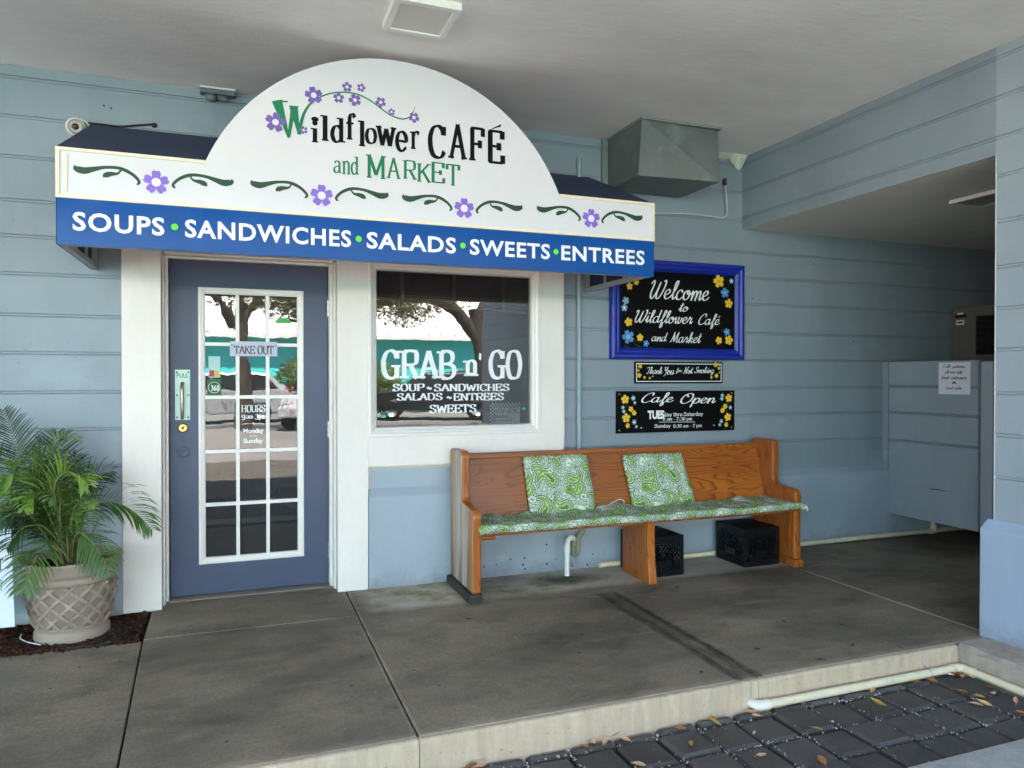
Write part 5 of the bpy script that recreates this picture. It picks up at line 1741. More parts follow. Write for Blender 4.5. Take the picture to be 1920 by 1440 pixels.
# profile in (y,z), y increases to the wall; back at -.155, front at -.655
EP = [(-.155, .0), (-.155, .872)]
EP = [(-.172, .055), (-.158, .84)] + arcp((-.188, .845), .03, 0, 90, 5) + arcp((-.372, .835), .04, 90, 180, 6)
EP += [(-.410, .66)] + arcp((-.46, .605), .048, 0, -62, 5) + [(-.485, .556)]
EP += [(-.56, .548)] + arcp((-.600, .498), .047, 80, 180, 7)
EP += [(-.641, .40), (-.638, .30), (-.638, .18), (-.642, .055)]
FT = [(-.150, 0.0), (-.150, .040), (-.158, .054), (-.648, .054), (-.655, .040), (-.655, 0.0)]
def pew_end(x0, x1, outer_weather):
    m_ = MB()
    m_.prism(EP, 'x', x0, x1, 0)
    e = m_.build('end_panel', [M['woodz'], M['weathered']], pw, bevel=.012, bseg=3)
    if outer_weather:
        e['label'] = 'weathered grey end panel'
        for p_ in e.data.polygons:
            if abs(p_.normal.x) > .9 and p_.center.x + base_of(pw).x < x0 + .01: p_.material_index = 1
    m_ = MB()
    m_.prism(FT, 'x', x0 - (.022 if outer_weather else .004), x1 + (.004 if outer_weather else .007), 0)
    m_.build('foot', M['rotwood'] if outer_weather else M['woodz'], e, bevel=.006)
    return e
pew_end(BX0, BX0 + TH, True)
pew_end(BX1 - TH, BX1, False)
# raised moulding on the inner face of the far end
mb = MB()
inner = [(-.205, .20), (-.19, .83), (-.365, .84), (-.385, .80), (-.385, .62), (-.44, .53), (-.55, .515), (-.585, .49), (-.60, .40), (-.585, .30), (-.59, .12), (-.60, .10)]
x = BX1 - TH
for a, b in zip(inner[3:-1], inner[4:]):
    mb.bar((x - .003, *a), (x - .003, *b), .012, .008, 0, (1, 0, 0))
mb.build('moulding', M['woodz'], pw)
# backrest boards, leaning
mb = MB()
bt, bb = (-.225, .832), (-.33, .40)
mb.prism([(bt[0] - .0, bt[1]), (bt[0] + .026, bt[1]), (bb[0] + .03, bb[1] - .03), (bb[0], bb[1] - .03)], 'x', BX0 + TH - .01, BX1 - TH + .01)
mb.build('backrest', M['woodx'], pw)
mb = MB()
mb.prism([(-.248, .806), (-.242, .842), (-.196, .842), (-.190, .806)], 'x', BX0 + TH - .008, BX1 - TH + .008)
mb.build('top_rail', M['woodx'], pw, bevel=.007, bseg=3)
mb = MB()
mb.prism([(-.655, .392), (-.655, .416), (-.30, .404), (-.30, .380)], 'x', BX0 + TH - .006, BX1 - TH + .006)
mb.build('seat', M['woodx'], pw, bevel=.008, bseg=3)
mb = MB()
MS = [(-.30, .0), (-.30, .381), (-.635, .391), (-.628, .30), (-.634, .16), (-.66, .0)]
mb.prism(MS, 'x', 2.47, 2.528)
mb.build('center_support', M['woodz'], pw, bevel=.006)
mb = MB()
mb.tube([(BX0 + TH, -.62, .378), (BX0 + TH + .09, -.62, .378)], .014, 0, 12)
mb.build('dowel', M['woodx'], pw)

# ---- paisley cloth
PA_W = np.array((0.70, 0.74, 0.64)); PA_D = np.array((0.035, 0.085, 0.04)); PA_G = np.array((0.11, 0.22, 0.085)); PA_L = np.array((0.27, 0.40, 0.055)); PA_S = np.array((0.13, 0.22, 0.155)); PA_M = np.array((0.27, 0.43, 0.20))


def paisley(U, V, period=0.36):
    """repeat of paisley drops, rosettes and trailing bands in metres; returns rgb"""
    shp = U.shape
    rgb = np.ones(shp + (3,)) * PA_W
    best = np.full(shp, 9.0); par = np.zeros(shp); prot = np.zeros(shp); kind = np.zeros(shp, int)
    drops = [(.10, .10, 40, .060, 1), (.27, .13, 200, .064, -1), (.18, .27, 115, .066, 1), (.345, .30, 330, .055, 1), (.02, .235, 250, .052, -1), (.10, .345, 10, .040, -1), (.245, .02, 80, .036, 1)]
    u, v = np.mod(U, period), np.mod(V, period)
    for (cx, cy, an, r_, sg) in drops:
        for ox in (-period, 0, period):
            for oy in (-period, 0, period):
                a = R(an)
                du, dv = u - cx - ox, v - cy - oy
                if float(np.min(du * du + dv * dv)) > .06: continue
                lx = du * math.cos(a) + dv * math.sin(a); ly = (-du * math.sin(a) + dv * math.cos(a)) * sg
                d = np.full(shp, 9.0); ph = np.zeros(shp)
                for k in range(22):
                    t = k / 21
                    ang = t * 3.0
                    rad = r_ * 1.35 * (1 - .45 * t)
                    x = rad * math.sin(ang) * .95
                    y = r_ * 1.2 * (1 - math.cos(ang)) * .72 - r_ * .4
                    rr = r_ * .62 * (1 - t) ** .85 + .0035
                    dd = np.hypot(lx - x, ly - y) - rr
                    upd = dd < d
                    d = np.where(upd, dd, d); ph = np.where(upd, np.arctan2(ly - y, lx - x) + t * 9, ph)
                upd = d < best
                best = np.where(upd, d, best); par = np.where(upd, ph, par); kind = np.where(upd, int(an) % 3, kind)
    sc2 = best + .0035 * np.abs(np.sin(par * 6))
    def put(mask, c):
        rgb[mask] = c
    put((best > .0095) & (best < .0145), PA_S)
    put((best > .0165) & (best < .0205) & (np.sin(par * 14) > -.1), PA_G * .8)
    put((best > .0225) & (best < .0275), PA_M * .75)
    put((best > .030) & (best < .033), PA_S)
    put((best > .035) & (np.sin(par * 10) > .2), PA_M)
    put(best < .0052, PA_D)
    put(best < .0026, PA_G)
    put((sc2 < -.001), PA_W)
    put((best < -.0065), PA_G)
    put((best < -.0085), PA_M)
    put((best < -.0125), PA_D)
    put((best < -.0142), PA_L)
    put((best < -.0225) & (np.sin(par * 8) > .2), PA_W)
    put((best < -.029), PA_G)
    for (cx, cy, r_) in ((.315, .215, .026), (.05, .165, .022), (.18, .175, .018), (.20, .345, .02)):
        for ox in (-period, 0, period):
            for oy in (-period, 0, period):
                du, dv = u - cx - ox, v - cy - oy
                q = np.hypot(du, dv); th = np.arctan2(dv, du)
                e = q - r_ * (1 + .10 * np.abs(np.sin(th * 5)))
                put(e < 0, PA_D); put(e < -.0025, PA_L if r_ > .024 else PA_W)
                put((q < r_ * .62) & (np.sin(th * 6) > 0), PA_G); put(q < r_ * .22, PA_D)
    return rgb


def cloth(name, nu, nv, fn, size, parent_mat, label, cat, loc, group=None, seed=(0, 0), extra=None):
    """closed padded cushion: fn(a,b)->front point, normal; a,b in 0..1"""
    th = thing(name, label, cat, loc, group)
    vs, fs, cols = [], [], []
    A, B = np.meshgrid(np.linspace(0, 1, nu + 1), np.linspace(0, 1, nv + 1))
    rgb = paisley(A * size[0] + seed[0], B * size[1] + seed[1])
    for j in range(nv + 1):
        for i in range(nu + 1):
            vs.append(fn(A[j, i], B[j, i], 1)); cols.append(rgb[j, i])
    o = len(vs)
    for j in range(nv + 1):
        for i in range(nu + 1):
            if 0 < i < nu and 0 < j < nv: pass
            vs.append(fn(A[j, i], B[j, i], 0)); cols.append(rgb[j, i])
    w_ = nu + 1
    for j in range(nv):
        for i in range(nu):
            q = (j * w_ + i, j * w_ + i + 1, (j + 1) * w_ + i + 1, (j + 1) * w_ + i)
            fs.append(q); fs.append(tuple(o + k for k in reversed(q)))
    edge = [i for i in range(nu)] + [j * w_ + nu for j in range(nv)] + [nv * w_ + i for i in range(nu, 0, -1)] + [j * w_ for j in range(nv, 0, -1)]
    for a, b in zip(edge, edge[1:] + edge[:1]): fs.append((a, o + a, o + b, b))
    L = Vector(loc)
    me = bpy.data.meshes.new('cover')
    me.from_pydata([tuple(Vector(p) - L) for p in vs], [], fs)
    at = me.color_attributes.new('Col', 'FLOAT_COLOR', 'POINT')
    at.data.foreach_set('color', np.hstack([np.array(cols), np.ones((len(cols), 1))]).astype(np.float32).ravel())
    me.materials.append(parent_mat)
    me.polygons.foreach_set('use_smooth', [True] * len(me.polygons))
    ob = bpy.data.objects.new('cover', me)
    col.objects.link(ob); ob.parent = th
    return th


def back_pad(x_tl, x_tr, x_bl, x_br, ztop, sd):
    def fn(a, b, side):
        # b 0 bottom .. 1 top
        ra = .035
        x = (x_bl + (x_br - x_bl) * a) * (1 - b) + (x_tl + (x_tr - x_tl) * a) * b
        z = .425 + (ztop - .425) * b
        # rounded upper corners
        for s_, e in ((a, 0), (1 - a, 1)):
            dx = s_ * .48; dzz = (1 - b) * .39
            if dx < .03 and dzz < .03 and b > .5:
                k = math.hypot(.03 - dx, .03 - dzz)
                if k > .03:
                    f = .03 / k
                    x += ((.03 - (.03 - dx) * f) - dx) * (1 if e == 0 else -1)
                    z -= (.03 - (.03 - dzz) * f) - dzz
        y = -.327 + (.327 - .228) * ((z - .40) / .432) - .012
        ed = min(a, 1 - a, b * .8 + .02, 1 - b) * 2
        puff = .030 * min(1, ed * 6) ** .55 + .004 * math.sin(a * 9 + sd) * math.sin(b * 7 + sd)
        y -= (.012 + puff) if side else -.004
        return (x, y, z)
    return fn


cloth('back_cushion', 150, 130, back_pad(1.752, 2.218, 1.775, 2.255, .812, 1), (.47, .39), M['paisley'], 'green paisley back cushion at left of the pew centre support', 'cushion', (2.0, -.33, .6), 'green paisley pads on the pew', (.03, .05))
cloth('back_cushion', 150, 130, back_pad(2.488, 2.965, 2.535, 3.04, .797, 2.5), (.48, .38), M['paisley'], 'green paisley back cushion right of centre, nearer the passage', 'cushion', (2.76, -.33, .6), 'green paisley pads on the pew', (.21, .06))


def seat_pad(a, b, side):
    # b 0 front edge drooping .. 1 rear
    x = 1.322 + (3.728 - 1.322) * a
    wr = .0055 * math.sin(x * 9 + 1) + .0045 * math.sin(x * 23 + b * 5) + .003 * math.sin(x * 57 + 3 * b)
    lump = .040 * math.exp(-((x - 2.42) / .10) ** 2) * max(0, b - .25) * 1.35 + .02 * math.exp(-((x - 3.32) / .16) ** 2) * max(0, b - .4) + .016 * math.exp(-((x - 1.75) / .1) ** 2) * b
    s_ = b
    th = .038 + wr * .5
    if s_ < .22:                       # front roll
        k = s_ / .22
        y = -.672 - .012 * math.sin(k * math.pi)
        z = .413 + th * (1.15 * math.sin(k * math.pi / 2)) + wr * .4
    else:
        k = (s_ - .22) / .78
        y = -.672 + k * .335
        z = .413 + th * 1.15 - k * .006 + wr * .7 * (.4 + k) + lump
    ed = min(a, 1 - a) * (3.728 - 1.322)
    if ed < .03: z -= (1 - ed / .03) ** 2 * .02
    if not side:
        z = min(z - .004, .419 - (y + .672) * .03)
        y = max(y, -.668)
    # over the arm-side end the cloth lies past the end panel
    return (x, y, z)


cloth('seat_cushion', 470, 90, seat_pad, (2.42, .42), M['paisley'], 'long thin green paisley seat cushion lying along the whole pew seat', 'cushion', (2.5, -.5, .43), None, (.1, .02))
mb = MB()
st = thing('cushion_tie', 'thin white tie string sticking up between the two back cushions', 'string', (2.36, -.36, .46))
mb.tube(catmull([(2.24, -.365, .463), (2.32, -.355, .468), (2.38, -.35, .492), (2.425, -.352, .505), (2.45, -.36, .492), (2.44, -.37, .47)], 5), .0022, 0, 6)
mb.build('string_loop', M['vinyl'], st)

# ==================================================================== CRATES
def crate(loc, rot, label):
    t_ = thing('milk_crate', label, 'crate', loc, 'black milk crates under the pew')
    W_, D_, H_ = .30, .33, .268
    def place(m_):
        c_, s_ = math.cos(rot), math.sin(rot)
        m_.v = [(loc[0] + p[0] * c_ - p[1] * s_, loc[1] + p[0] * s_ + p[1] * c_, loc[2] + p[2]) for p in m_.v]
    sides = [((-W_ / 2, -D_ / 2), (W_ / 2, -D_ / 2)), ((W_ / 2, -D_ / 2), (W_ / 2, D_ / 2)), ((W_ / 2, D_ / 2), (-W_ / 2, D_ / 2)), ((-W_ / 2, D_ / 2), (-W_ / 2, -D_ / 2))]
    m_ = MB()
    for (ax, ay), (bx, by) in sides:
        A, B = Vector((ax, ay, 0)), Vector((bx, by, 0))
        d = (B - A).normalized(); nrm = Vector((d.y, -d.x, 0)); L = (B - A).length
        o = -nrm * .006
        for z0_, z1_, tk_ in ((0, .045, .008), (.05, .062, .011), (.205, .217, .011), (.22, H_, .008)):
            m_.obox((A + B) / 2 + o + Vector((0, 0, (z0_ + z1_) / 2)), d * (L / 2 - .006), nrm * tk_ / 2, Vector((0, 0, (z1_ - z0_) / 2)))
        # diamond lattice
        zlo, zhi = .06, .207
        stp = .032
        k = -8
        while k < 20:
            for sg in (1, -1):
                u0 = k * stp; u1 = u0 + (zhi - zlo) * .9
                pa, pb = [u0, zlo], [u1, zhi]
                if sg < 0: pa, pb = [u0, zhi], [u1, zlo]
                lo_, hi_ = .03, L - .03
                if pb[0] <= lo_ or pa[0] >= hi_: continue
                def clip(p, q, lim):
                    f = (lim - p[0]) / (q[0] - p[0]); return [lim, p[1] + (q[1] - p[1]) * f]
                if pa[0] < lo_: pa = clip(pa, pb, lo_)
                if pb[0] > hi_: pb = clip(pa, pb, hi_)
                m_.bar(A + d * pa[0] + o + nrm * (.001 * sg) + Vector((0, 0, pa[1])), A + d * pb[0] + o + nrm * (.001 * sg) + Vector((0, 0, pb[1])), .006, .005, 0, nrm)
            k += 1
        # solid margins and the hand hold
        for u0, u1 in ((.004, .034), (L - .034, L - .004)):
            m_.obox(A + d * (u0 + u1) / 2 + o + Vector((0, 0, .1335)), d * (u1 - u0) / 2, nrm * .0035, Vector((0, 0, .074)))
        m_.obox(A + d * L / 2 + o + Vector((0, 0, .082)), d * .055, nrm * .0028, Vector((0, 0, .024)))
    place(m_)
    body = m_.build('side_lattice', M['black'], t_)
    for sx in (-1, 1):
        for sy in (-1, 1):
            m_ = MB()
            m_.box((sx * (W_ / 2 - .012) - .012, sy * (D_ / 2 - .012) - .012, .002), (sx * (W_ / 2 - .012) + .012, sy * (D_ / 2 - .012) + .012, H_ - .002))
            place(m_); m_.build('corner_rib', M['black'], t_, bevel=.004)
    m_ = MB()
    m_.box((-W_ / 2 + .006, -D_ / 2 + .006, H_ - .010), (W_ / 2 - .006, D_ / 2 - .006, H_ - .002))
    for k in range(-4, 5):
        m_.box((k * .03 - .003, -D_ / 2 + .02, H_ - .0015), (k * .03 + .003, D_ / 2 - .02, H_ + .001))
    place(m_); m_.build('base_grid', M['black'], t_)
    return t_


crate((2.662, -.365, 0.001), 0.02, 'black milk crate half hidden behind the pew centre support')
crate((3.462, -.36, 0.001), 0.01, 'black milk crate in full view by the right pew end')

# ==================================================================== POTTED PALM
PC = Vector((-0.812, -0.378, -0.012))
pp = thing('potted_palm', 'feathery green potted palm in a basket-weave beige pot on the mulch', 'potted plant', tuple(PC))
pot_m = paint('beige_resin_pot', (0.34, 0.26, 0.20), 0.5, 0.10, 8, 0.12, 80, dirt=(.16, .12, .09), dirt_amt=.35)


def body_r(z):
    for (z0, r0_), (z1, r1_) in zip(BR[:-1], BR[1:]):
        if z0 <= z <= z1: return r0_ + (r1_ - r0_) * (z - z0) / (z1 - z0)
    return BR[-1][1]


BR = [(.0, .168), (.07, .165), (.12, .180), (.18, .192), (.25, .201), (.31, .207), (.34, .21)]
mb = MB()
mb.lathe([(.001, 0), (.166, 0), (.172, .004), (.174, .02), (.172, .045), (.166, .052), (.164, .066), (.170, .074), (.170, .082), (.164, .084)], PC, 72)
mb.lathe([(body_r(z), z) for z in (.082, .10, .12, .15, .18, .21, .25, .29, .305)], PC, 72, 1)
mb.lathe([(.205, .300), (.212, .301), (.213, .312), (.216, .322), (.212, .330), (.212, .338), (.221, .345), (.226, .36), (.231, .392), (.235, .402), (.237, .410), (.234, .417), (.224, .417), (.219, .408), (.214, .36), (.001, .36)], PC, 72)
mb.build('pot', [pot_m, paint('shaded_grimy_recess', (0.25, 0.19, 0.145), .6, .15, 9, .2, 60)], pp)  # weave recess coloured darker for shade as well as grime
mb = MB()
N_ = 15
for sg in (1, -1):
    for k in range(N_):
        rows = []
        for j in range(29):
            t_ = j / 28
            z = .080 + .222 * t_
            th = 2 * math.pi * k / N_ + sg * t_ * 1.15
            ov = .0050 + .0042 * (math.sin(t_ * 1.15 * 2 * N_ / 2 * 1.0 + (0 if sg > 0 else math.pi) + k * math.pi))
            row = []
            for q, hh in ((-1, 0), (-.85, 1), (.85, 1), (1, 0)):
                a = th + q * .062
                rr = body_r(z) + (ov + .003) * hh - .001 * (1 - hh)
                row.append((PC.x + rr * math.cos(a), PC.y + rr * math.sin(a), PC.z + z))
            rows.append(row)
        mb.add([p for r_ in rows for p in r_], [(j * 4 + q, j * 4 + q + 1, j * 4 + 5 + q, j * 4 + 4 + q) for j in range(28) for q in range(3)], 0, False)
mb.build('weave_relief', pot_m, pp)
mb = MB()
for k in range(500):
    a = rnd.uniform(0, 6.28); r_ = .21 * math.sqrt(rnd.random())
    c = Vector((PC.x + r_ * math.cos(a), PC.y + r_ * math.sin(a), PC.z + .362 + rnd.uniform(0, .012)))
    mb.obox(c, (rnd.uniform(.006, .02), 0, rnd.uniform(-.005, .005)), (0, rnd.uniform(.003, .01), rnd.uniform(-.004, .004)), (0, 0, .003))
mb.build('soil', chip_mat(), pp)


def leaf_mat(name, c, c2):
    t = NT(name)
    a = t.rng(t.noise(9, 4, .6), .3, .7)
    k = t.mix(a, c, c2)
    t.out(k, .38, 0, None, .5)
    tl = t.t.nodes.new('ShaderNodeBsdfTranslucent')
    t.t.links.new(k, tl.inputs[0])
    mx = t.t.nodes.new('ShaderNodeMixShader'); mx.inputs[0].default_value = .12
    t.t.links.new(t.b.outputs[0], mx.inputs[1]); t.t.links.new(tl.outputs[0], mx.inputs[2])
    t.t.links.new(mx.outputs[0], t.t.nodes['Material Output'].inputs['Surface'])
    return t.mat


LG = [leaf_mat('frond_deep', (0.010, 0.034, 0.008), (0.024, 0.066, 0.013)), leaf_mat('frond_mid', (0.032, 0.085, 0.010), (0.07, 0.15, 0.018)), leaf_mat('frond_fresh', (0.10, 0.19, 0.018), (0.19, 0.29, 0.03)), leaf_mat('frond_pale', (0.11, 0.18, 0.075), (0.20, 0.28, 0.13))]
STALK = paint('palm_stalk', (0.17, 0.19, 0.06), .5, .3, 12, .1, dirt=(.14, .08, .04), dirt_amt=.6)


def frond(path, m, leaf=.135, start=.22, dens=1.0, hang=.5, tilt=.6):
    P_ = catmull([tuple(p) for p in path], 14)
    P_ = [Vector(p) for p in P_]
    seg = [0]
    for a, b in zip(P_[:-1], P_[1:]): seg.append(seg[-1] + (b - a).length)
    L = seg[-1]
    mb = MB()
    mb.tube(P_[::3] + ([P_[-1]] if (len(P_) - 1) % 3 else []), [max(.0012, .0055 * (1 - i / (len(P_[::3])))) for i in range(len(P_[::3]) + (1 if (len(P_) - 1) % 3 else 0))], 0, 6, False)
    n = int(L * (1 - start) / .0150 * dens)
    for k in range(n):
        t_ = start + (1 - start) * (k + .5) / n
        s_ = t_ * L
        i = max(j for j in range(len(seg)) if seg[j] <= s_)
        i = min(i, len(P_) - 2)
        f = (s_ - seg[i]) / max(1e-6, seg[i + 1] - seg[i])
        p = P_[i].lerp(P_[i + 1], f)
        tg = (P_[i + 1] - P_[i]).normalized()
        sd = tg.cross(Vector((0, 0, 1)))
        if sd.length < .15: sd = tg.cross(Vector((0.3, 1, 0)))
        sd.normalize()
        sv = tg.cross(Vector((0.15, 1, 0.1))).normalized()
        if sd.dot(sv) < 0: sv = -sv
        sd = (sd * (1 - tilt) + sv * tilt).normalized()
        nm = sd.cross(tg).normalized()
        tt = (t_ - start) / (1 - start)
        ll = leaf * (math.sin(math.pi * (0.16 + .80 * tt)) ** .8) * rnd.uniform(.85, 1.12)
        for sg in (1, -1):
            fw = .45 + .75 * tt + rnd.uniform(-.12, .12)
            d = (sd * sg + tg * fw + nm * rnd.uniform(.12, .38)).normalized()
            w0 = rnd.uniform(.0044, .0062)
            pts = []
            q = p.copy(); dd = d.copy()
            for j in range(5):
                pts.append(q.copy())
                q = q + dd * (ll / 4)
                dd = (dd + Vector((0, 0, -1)) * hang * (.16 + .14 * j)).normalized()
            wv = dd.cross(Vector((rnd.uniform(-.3, .3), -1, rnd.uniform(-.2, .5)))).normalized()
            if wv.length < .1: wv = nm
            wd = [w0 * .5, w0, w0 * .95, w0 * .6, .0004]
            lo = [a + wv * b for a, b in zip(pts, wd)]; hi = [a - wv * b for a, b in zip(pts, wd)]
            mb.add(lo + hi, [(j, j + 1, 6 + j, 5 + j) for j in range(4)], 1, True)
    return mb.build('frond', [STALK, m], pp)


Z2 = lambda u, v, y: onY(.2083 * u, 760 + .2083 * v, y)
b0 = lambda: Vector((PC.x + rnd.uniform(-.05, .05), PC.y + rnd.uniform(-.05, .05), PC.z + .36))
hand = [
 ([(300, 830, -.40), (190, 520, -.40), (110, 270, -.38), (30, 40, -.36)], 0, .12, .25, .25),
 ([(520, 800, -.34), (500, 520, -.30), (515, 400, -.27), (525, 240, -.25)], 0, .115, .45, .12),
 ([(470, 760, -.42), (445, 520, -.42), (500, 340, -.42), (610, 270, -.43), (720, 300, -.45)], 3, .075, .35, .8),
 ([(500, 880, -.50), (500, 700, -.55), (600, 600, -.58), (720, 640, -.60), (800, 720, -.62)], 2, .125, .35, 1.0),
 ([(640, 900, -.36), (760, 700, -.33), (900, 620, -.31), (1010, 590, -.29)], 0, .115, .38, .55),
 ([(700, 1020, -.42), (860, 880, -.42), (1060, 880, -.42), (1230, 980, -.43), (1370, 1120, -.45)], 1, .130, .30, .95),
 ([(690, 1160, -.50), (800, 1200, -.58), (900, 1330, -.63), (990, 1500, -.66)], 1, .115, .25, .7),
 ([(470, 1230, -.50), (380, 1300, -.62), (290, 1440, -.68), (210, 1680, -.70)], 1, .12, .30, .6),
 ([(430, 1120, -.48), (280, 1080, -.55), (150, 1150, -.60), (60, 1290, -.64)], 0, .11, .30, .9),
 ([(420, 800, -.45), (300, 640, -.47), (150, 600, -.48), (0, 700, -.5)], 2, .115, .28, .7),
 ([(420, 950, -.50), (330, 830, -.56), (260, 860, -.60), (220, 940, -.62)], 2, .09, .35, .9),
 ([(360, 900, -.36), (180, 760, -.32), (0, 720, -.3), (-160, 800, -.3)], 1, .13, .25, .7),
 ([(480, 900, -.38), (380, 600, -.36), (390, 420, -.34), (330, 330, -.33)], 0, .10, .3, .5),
 ([(380, 1000, -.42), (200, 900, -.45), (20, 930, -.47), (-120, 1040, -.5)], 1, .12, .25, .8),
 ([(480, 800, -.48), (380, 560, -.52), (240, 480, -.55), (80, 520, -.58)], 1, .10, .3, .8),
 ([(650, 1000, -.46), (700, 880, -.50), (760, 860, -.53), (850, 900, -.56)], 2, .07, .3, .6),
 ([(540, 1000, -.52), (540, 860, -.58), (510, 800, -.61), (440, 860, -.63)], 1, .11, .3, 1.0),
 ([(240, 950, -.30), (100, 640, -.26), (20, 480, -.24), (-90, 380, -.22)], 1, .13, .25, .5),
 ([(560, 900, -.30), (620, 640, -.24), (640, 520, -.21), (690, 440, -.20)], 0, .10, .45, .4),
 ([(300, 1020, -.50), (180, 960, -.58), (60, 1000, -.62), (-40, 1090, -.64)], 0, .11, .25, .9),
 ([(540, 1050, -.34), (560, 860, -.28), (600, 760, -.24), (700, 700, -.22)], 1, .10, .35, .6),
]
for pts, m, lf, st_, hg in hand:
    frond([b0()] + [Z2(*p) for p in pts], LG[m], lf * 1.6, st_, 1.0, hg + .15, rnd.uniform(.45, .8))
for k in range(11):
    u0, v0, yy = rnd.uniform(120, 600), rnd.uniform(560, 1000), rnd.uniform(-.52, -.26)
    sgn = -1 if u0 < 420 else 1
    frond([b0(), Z2(u0 * .4 + 560 * .6, v0 + 140, (yy - .40) / 2), Z2(u0, v0, yy), Z2(u0 + sgn * 110, v0 + rnd.uniform(-60, 40), yy - .02), Z2(u0 + sgn * 220, v0 + rnd.uniform(40, 160), yy - .04)], LG[rnd.choice([0, 0, 1, 1, 2])], rnd.uniform(.15, .2), .3, .9, rnd.uniform(.6, 1.0), rnd.uniform(.4, .8))
mb = MB()
for k in range(26):
    a = rnd.uniform(0, 6.28); r_ = rnd.uniform(.0, .07)
    p = Vector((PC.x + r_ * math.cos(a), PC.y + r_ * math.sin(a), PC.z + .355))
    q = p + Vector((math.cos(a) * rnd.uniform(.02, .1), math.sin(a) * rnd.uniform(.02, .1), rnd.uniform(.10, .26)))
    mb.tube([p, (p + q) / 2 + Vector((0, 0, .02)), q], [.006, .005, .002], 0, 6, False)
mb.build('stalk_clump', STALK, pp)

ps = thing('plant_saucer', 'dark round plant saucer half buried in mulch beside the pot', 'saucer', (-0.71, -0.47, -0.02))
mb = MB()
mb.lathe([(.001, .004), (.15, .004), (.155, .010), (.166, .012), (.17, .006), (.172, -.01)], (-.715, -.465, -.004), 40)
mb.build('dish', paint('black_saucer', (0.018, 0.015, 0.013), .6, .3, 12, .3), ps)
wr_ = thing('wire', 'short white wire end curling out of the mulch', 'wire', (-1.0, -.55, 0))
mb = MB()
mb.tube(catmull([tuple(onZ(*p, .006)) for p in ((40, 1190), (38, 1197), (52, 1204), (76, 1209))], 5), .0028, 0, 6)
mb.build('wire_run', M['vinyl'], wr_)

ys_ = thing('yard_sign', 'white sign board standing in mulch at far left edge of the scene', 'sign', (-1.2, -.6, 0))
mb = MB()
yv = -.60
pts = [onY(28, 1175, yv), onY(20, 992, yv), onY(-190, 985, yv), onY(-185, 1196, yv)]
mb.prism([(p.x, p.z) for p in pts], 'y', yv, yv + .006)
mb.build('board', paint('bluish_white_board', (0.66, 0.72, 0.82), .4, .03, 3, .02), ys_)
for xx in (-.06, -.45):
    mb = MB()
    x = pts[0].x + xx - .02
    mb.tube([(x, yv + .010, pts[1].z - .1), (x, yv + .010, -.06)], .004, 0, 8)
    mb.build('stake', M['steel'], ys_)
mb = MB()
Fy = Frame('Y', yv)
Fy.text(mb, stroke_text('r', SER, 1.6, .6), (-3, 1046), (6.5, 1069))
Fy.text(mb, stroke_text('o', SER, 1.6, .6), (-16, 1046), (-6, 1069))
Fy.add(mb, *strip([Fy.px(-60, 1086), Fy.px(2.5, 1087)], [.004, .004]))
Fy.add(mb, *strip([Fy.px(2.3, 1087), Fy.px(2.5, 1108)], [.003, .003]))
mb.build('lettering', M['dark'], ys_)

# ==================================================================== FALLEN LEAVES, GRIT, BUTT
LM = {'b': paint('leaf_brown', (0.36, 0.14, 0.04), .6, .35, 30, .2), 't': paint('leaf_tan', (0.66, 0.42, 0.23), .6, .25, 30, .2), 'y': paint('leaf_yellow', (0.50, 0.36, 0.08), .6, .3, 30, .2), 'd': paint('leaf_dark', (0.045, 0.025, 0.015), .7, .3, 30, .2)}


def leaf_mesh(nm, L, W_, cup, m):
    mb = MB()
    rows = []
    for j in range(9):
        t_ = j / 8
        w_ = W_ * math.sin(math.pi * min(.98, t_ * .94 + .03)) ** .8
        for q in (-1, -.5, 0, .5, 1):
            rows.append((L * (t_ - .5), q * w_ / 2, cup * (q * q) * w_ + .25 * L * cup * (2 * t_ - 1) ** 2 + .002))
    mb.add(rows, [(j * 5 + q, j * 5 + q + 1, j * 5 + 6 + q, j * 5 + 5 + q) for j in range(8) for q in range(4)], 0, True)
    mb.tube([(-L * .5, 0, .25 * L * cup + .002), (-L * .68, .004, .004)], .0009, 0, 5)
    o = mb.build(nm, m)
    return o


LABEL = {'b': 'curled rust brown fallen leaf on the dark pavers', 't': 'pale tan fallen leaf on the dark pavers', 'y': 'yellowish fallen leaf on the dark pavers', 'd': 'small dark dead leaf lying on the concrete walkway'}
protos = {}
leaf_px = [(1097, 1402, 'b'), (1113, 1392, 't'), (1135, 1395, 't'), (1158, 1374, 'y'), (1172, 1388, 't'), (1147, 1371, 'b'), (955, 1411, 't'), (1198, 1435, 't'), (1296, 1398, 'y'), (1340, 1356, 'y'), (1276, 1367, 'b'), (1407, 1330, 'b'), (1407, 1337, 't'), (1418, 1343, 't'), (1440, 1334, 'y'), (1458, 1329, 't'), (1532, 1368, 'y'), (1635, 1296, 't'), (1716, 1281, 'b'), (1748, 1277, 'b'), (1645, 1320, 'y'), (1804, 1298, 'b'), (1832, 1322, 't'), (1846, 1322, 't'), (1837, 1308, 'y'), (1863, 1301, 't'), (1905, 1317, 't'), (1914, 1338, 'b'), (1854, 1289, 'b'), (1791, 1266, 'b'), (1795, 1260, 'b'), (1541, 1427, 'b'), (1428, 1419, 't'), (1720, 1270, 'b'), (885, 1437, 'b'), (905, 1438, 't'), (1806, 1270, 't'), (1338, 1349, 'b'),
 (1537, 1237, 'd'), (1578, 1172, 'd'), (1598, 1210, 'd'), (1686, 1214, 'd'), (1470, 1166, 'd'), (1620, 1160, 'd'), (1745, 1130, 'd')]
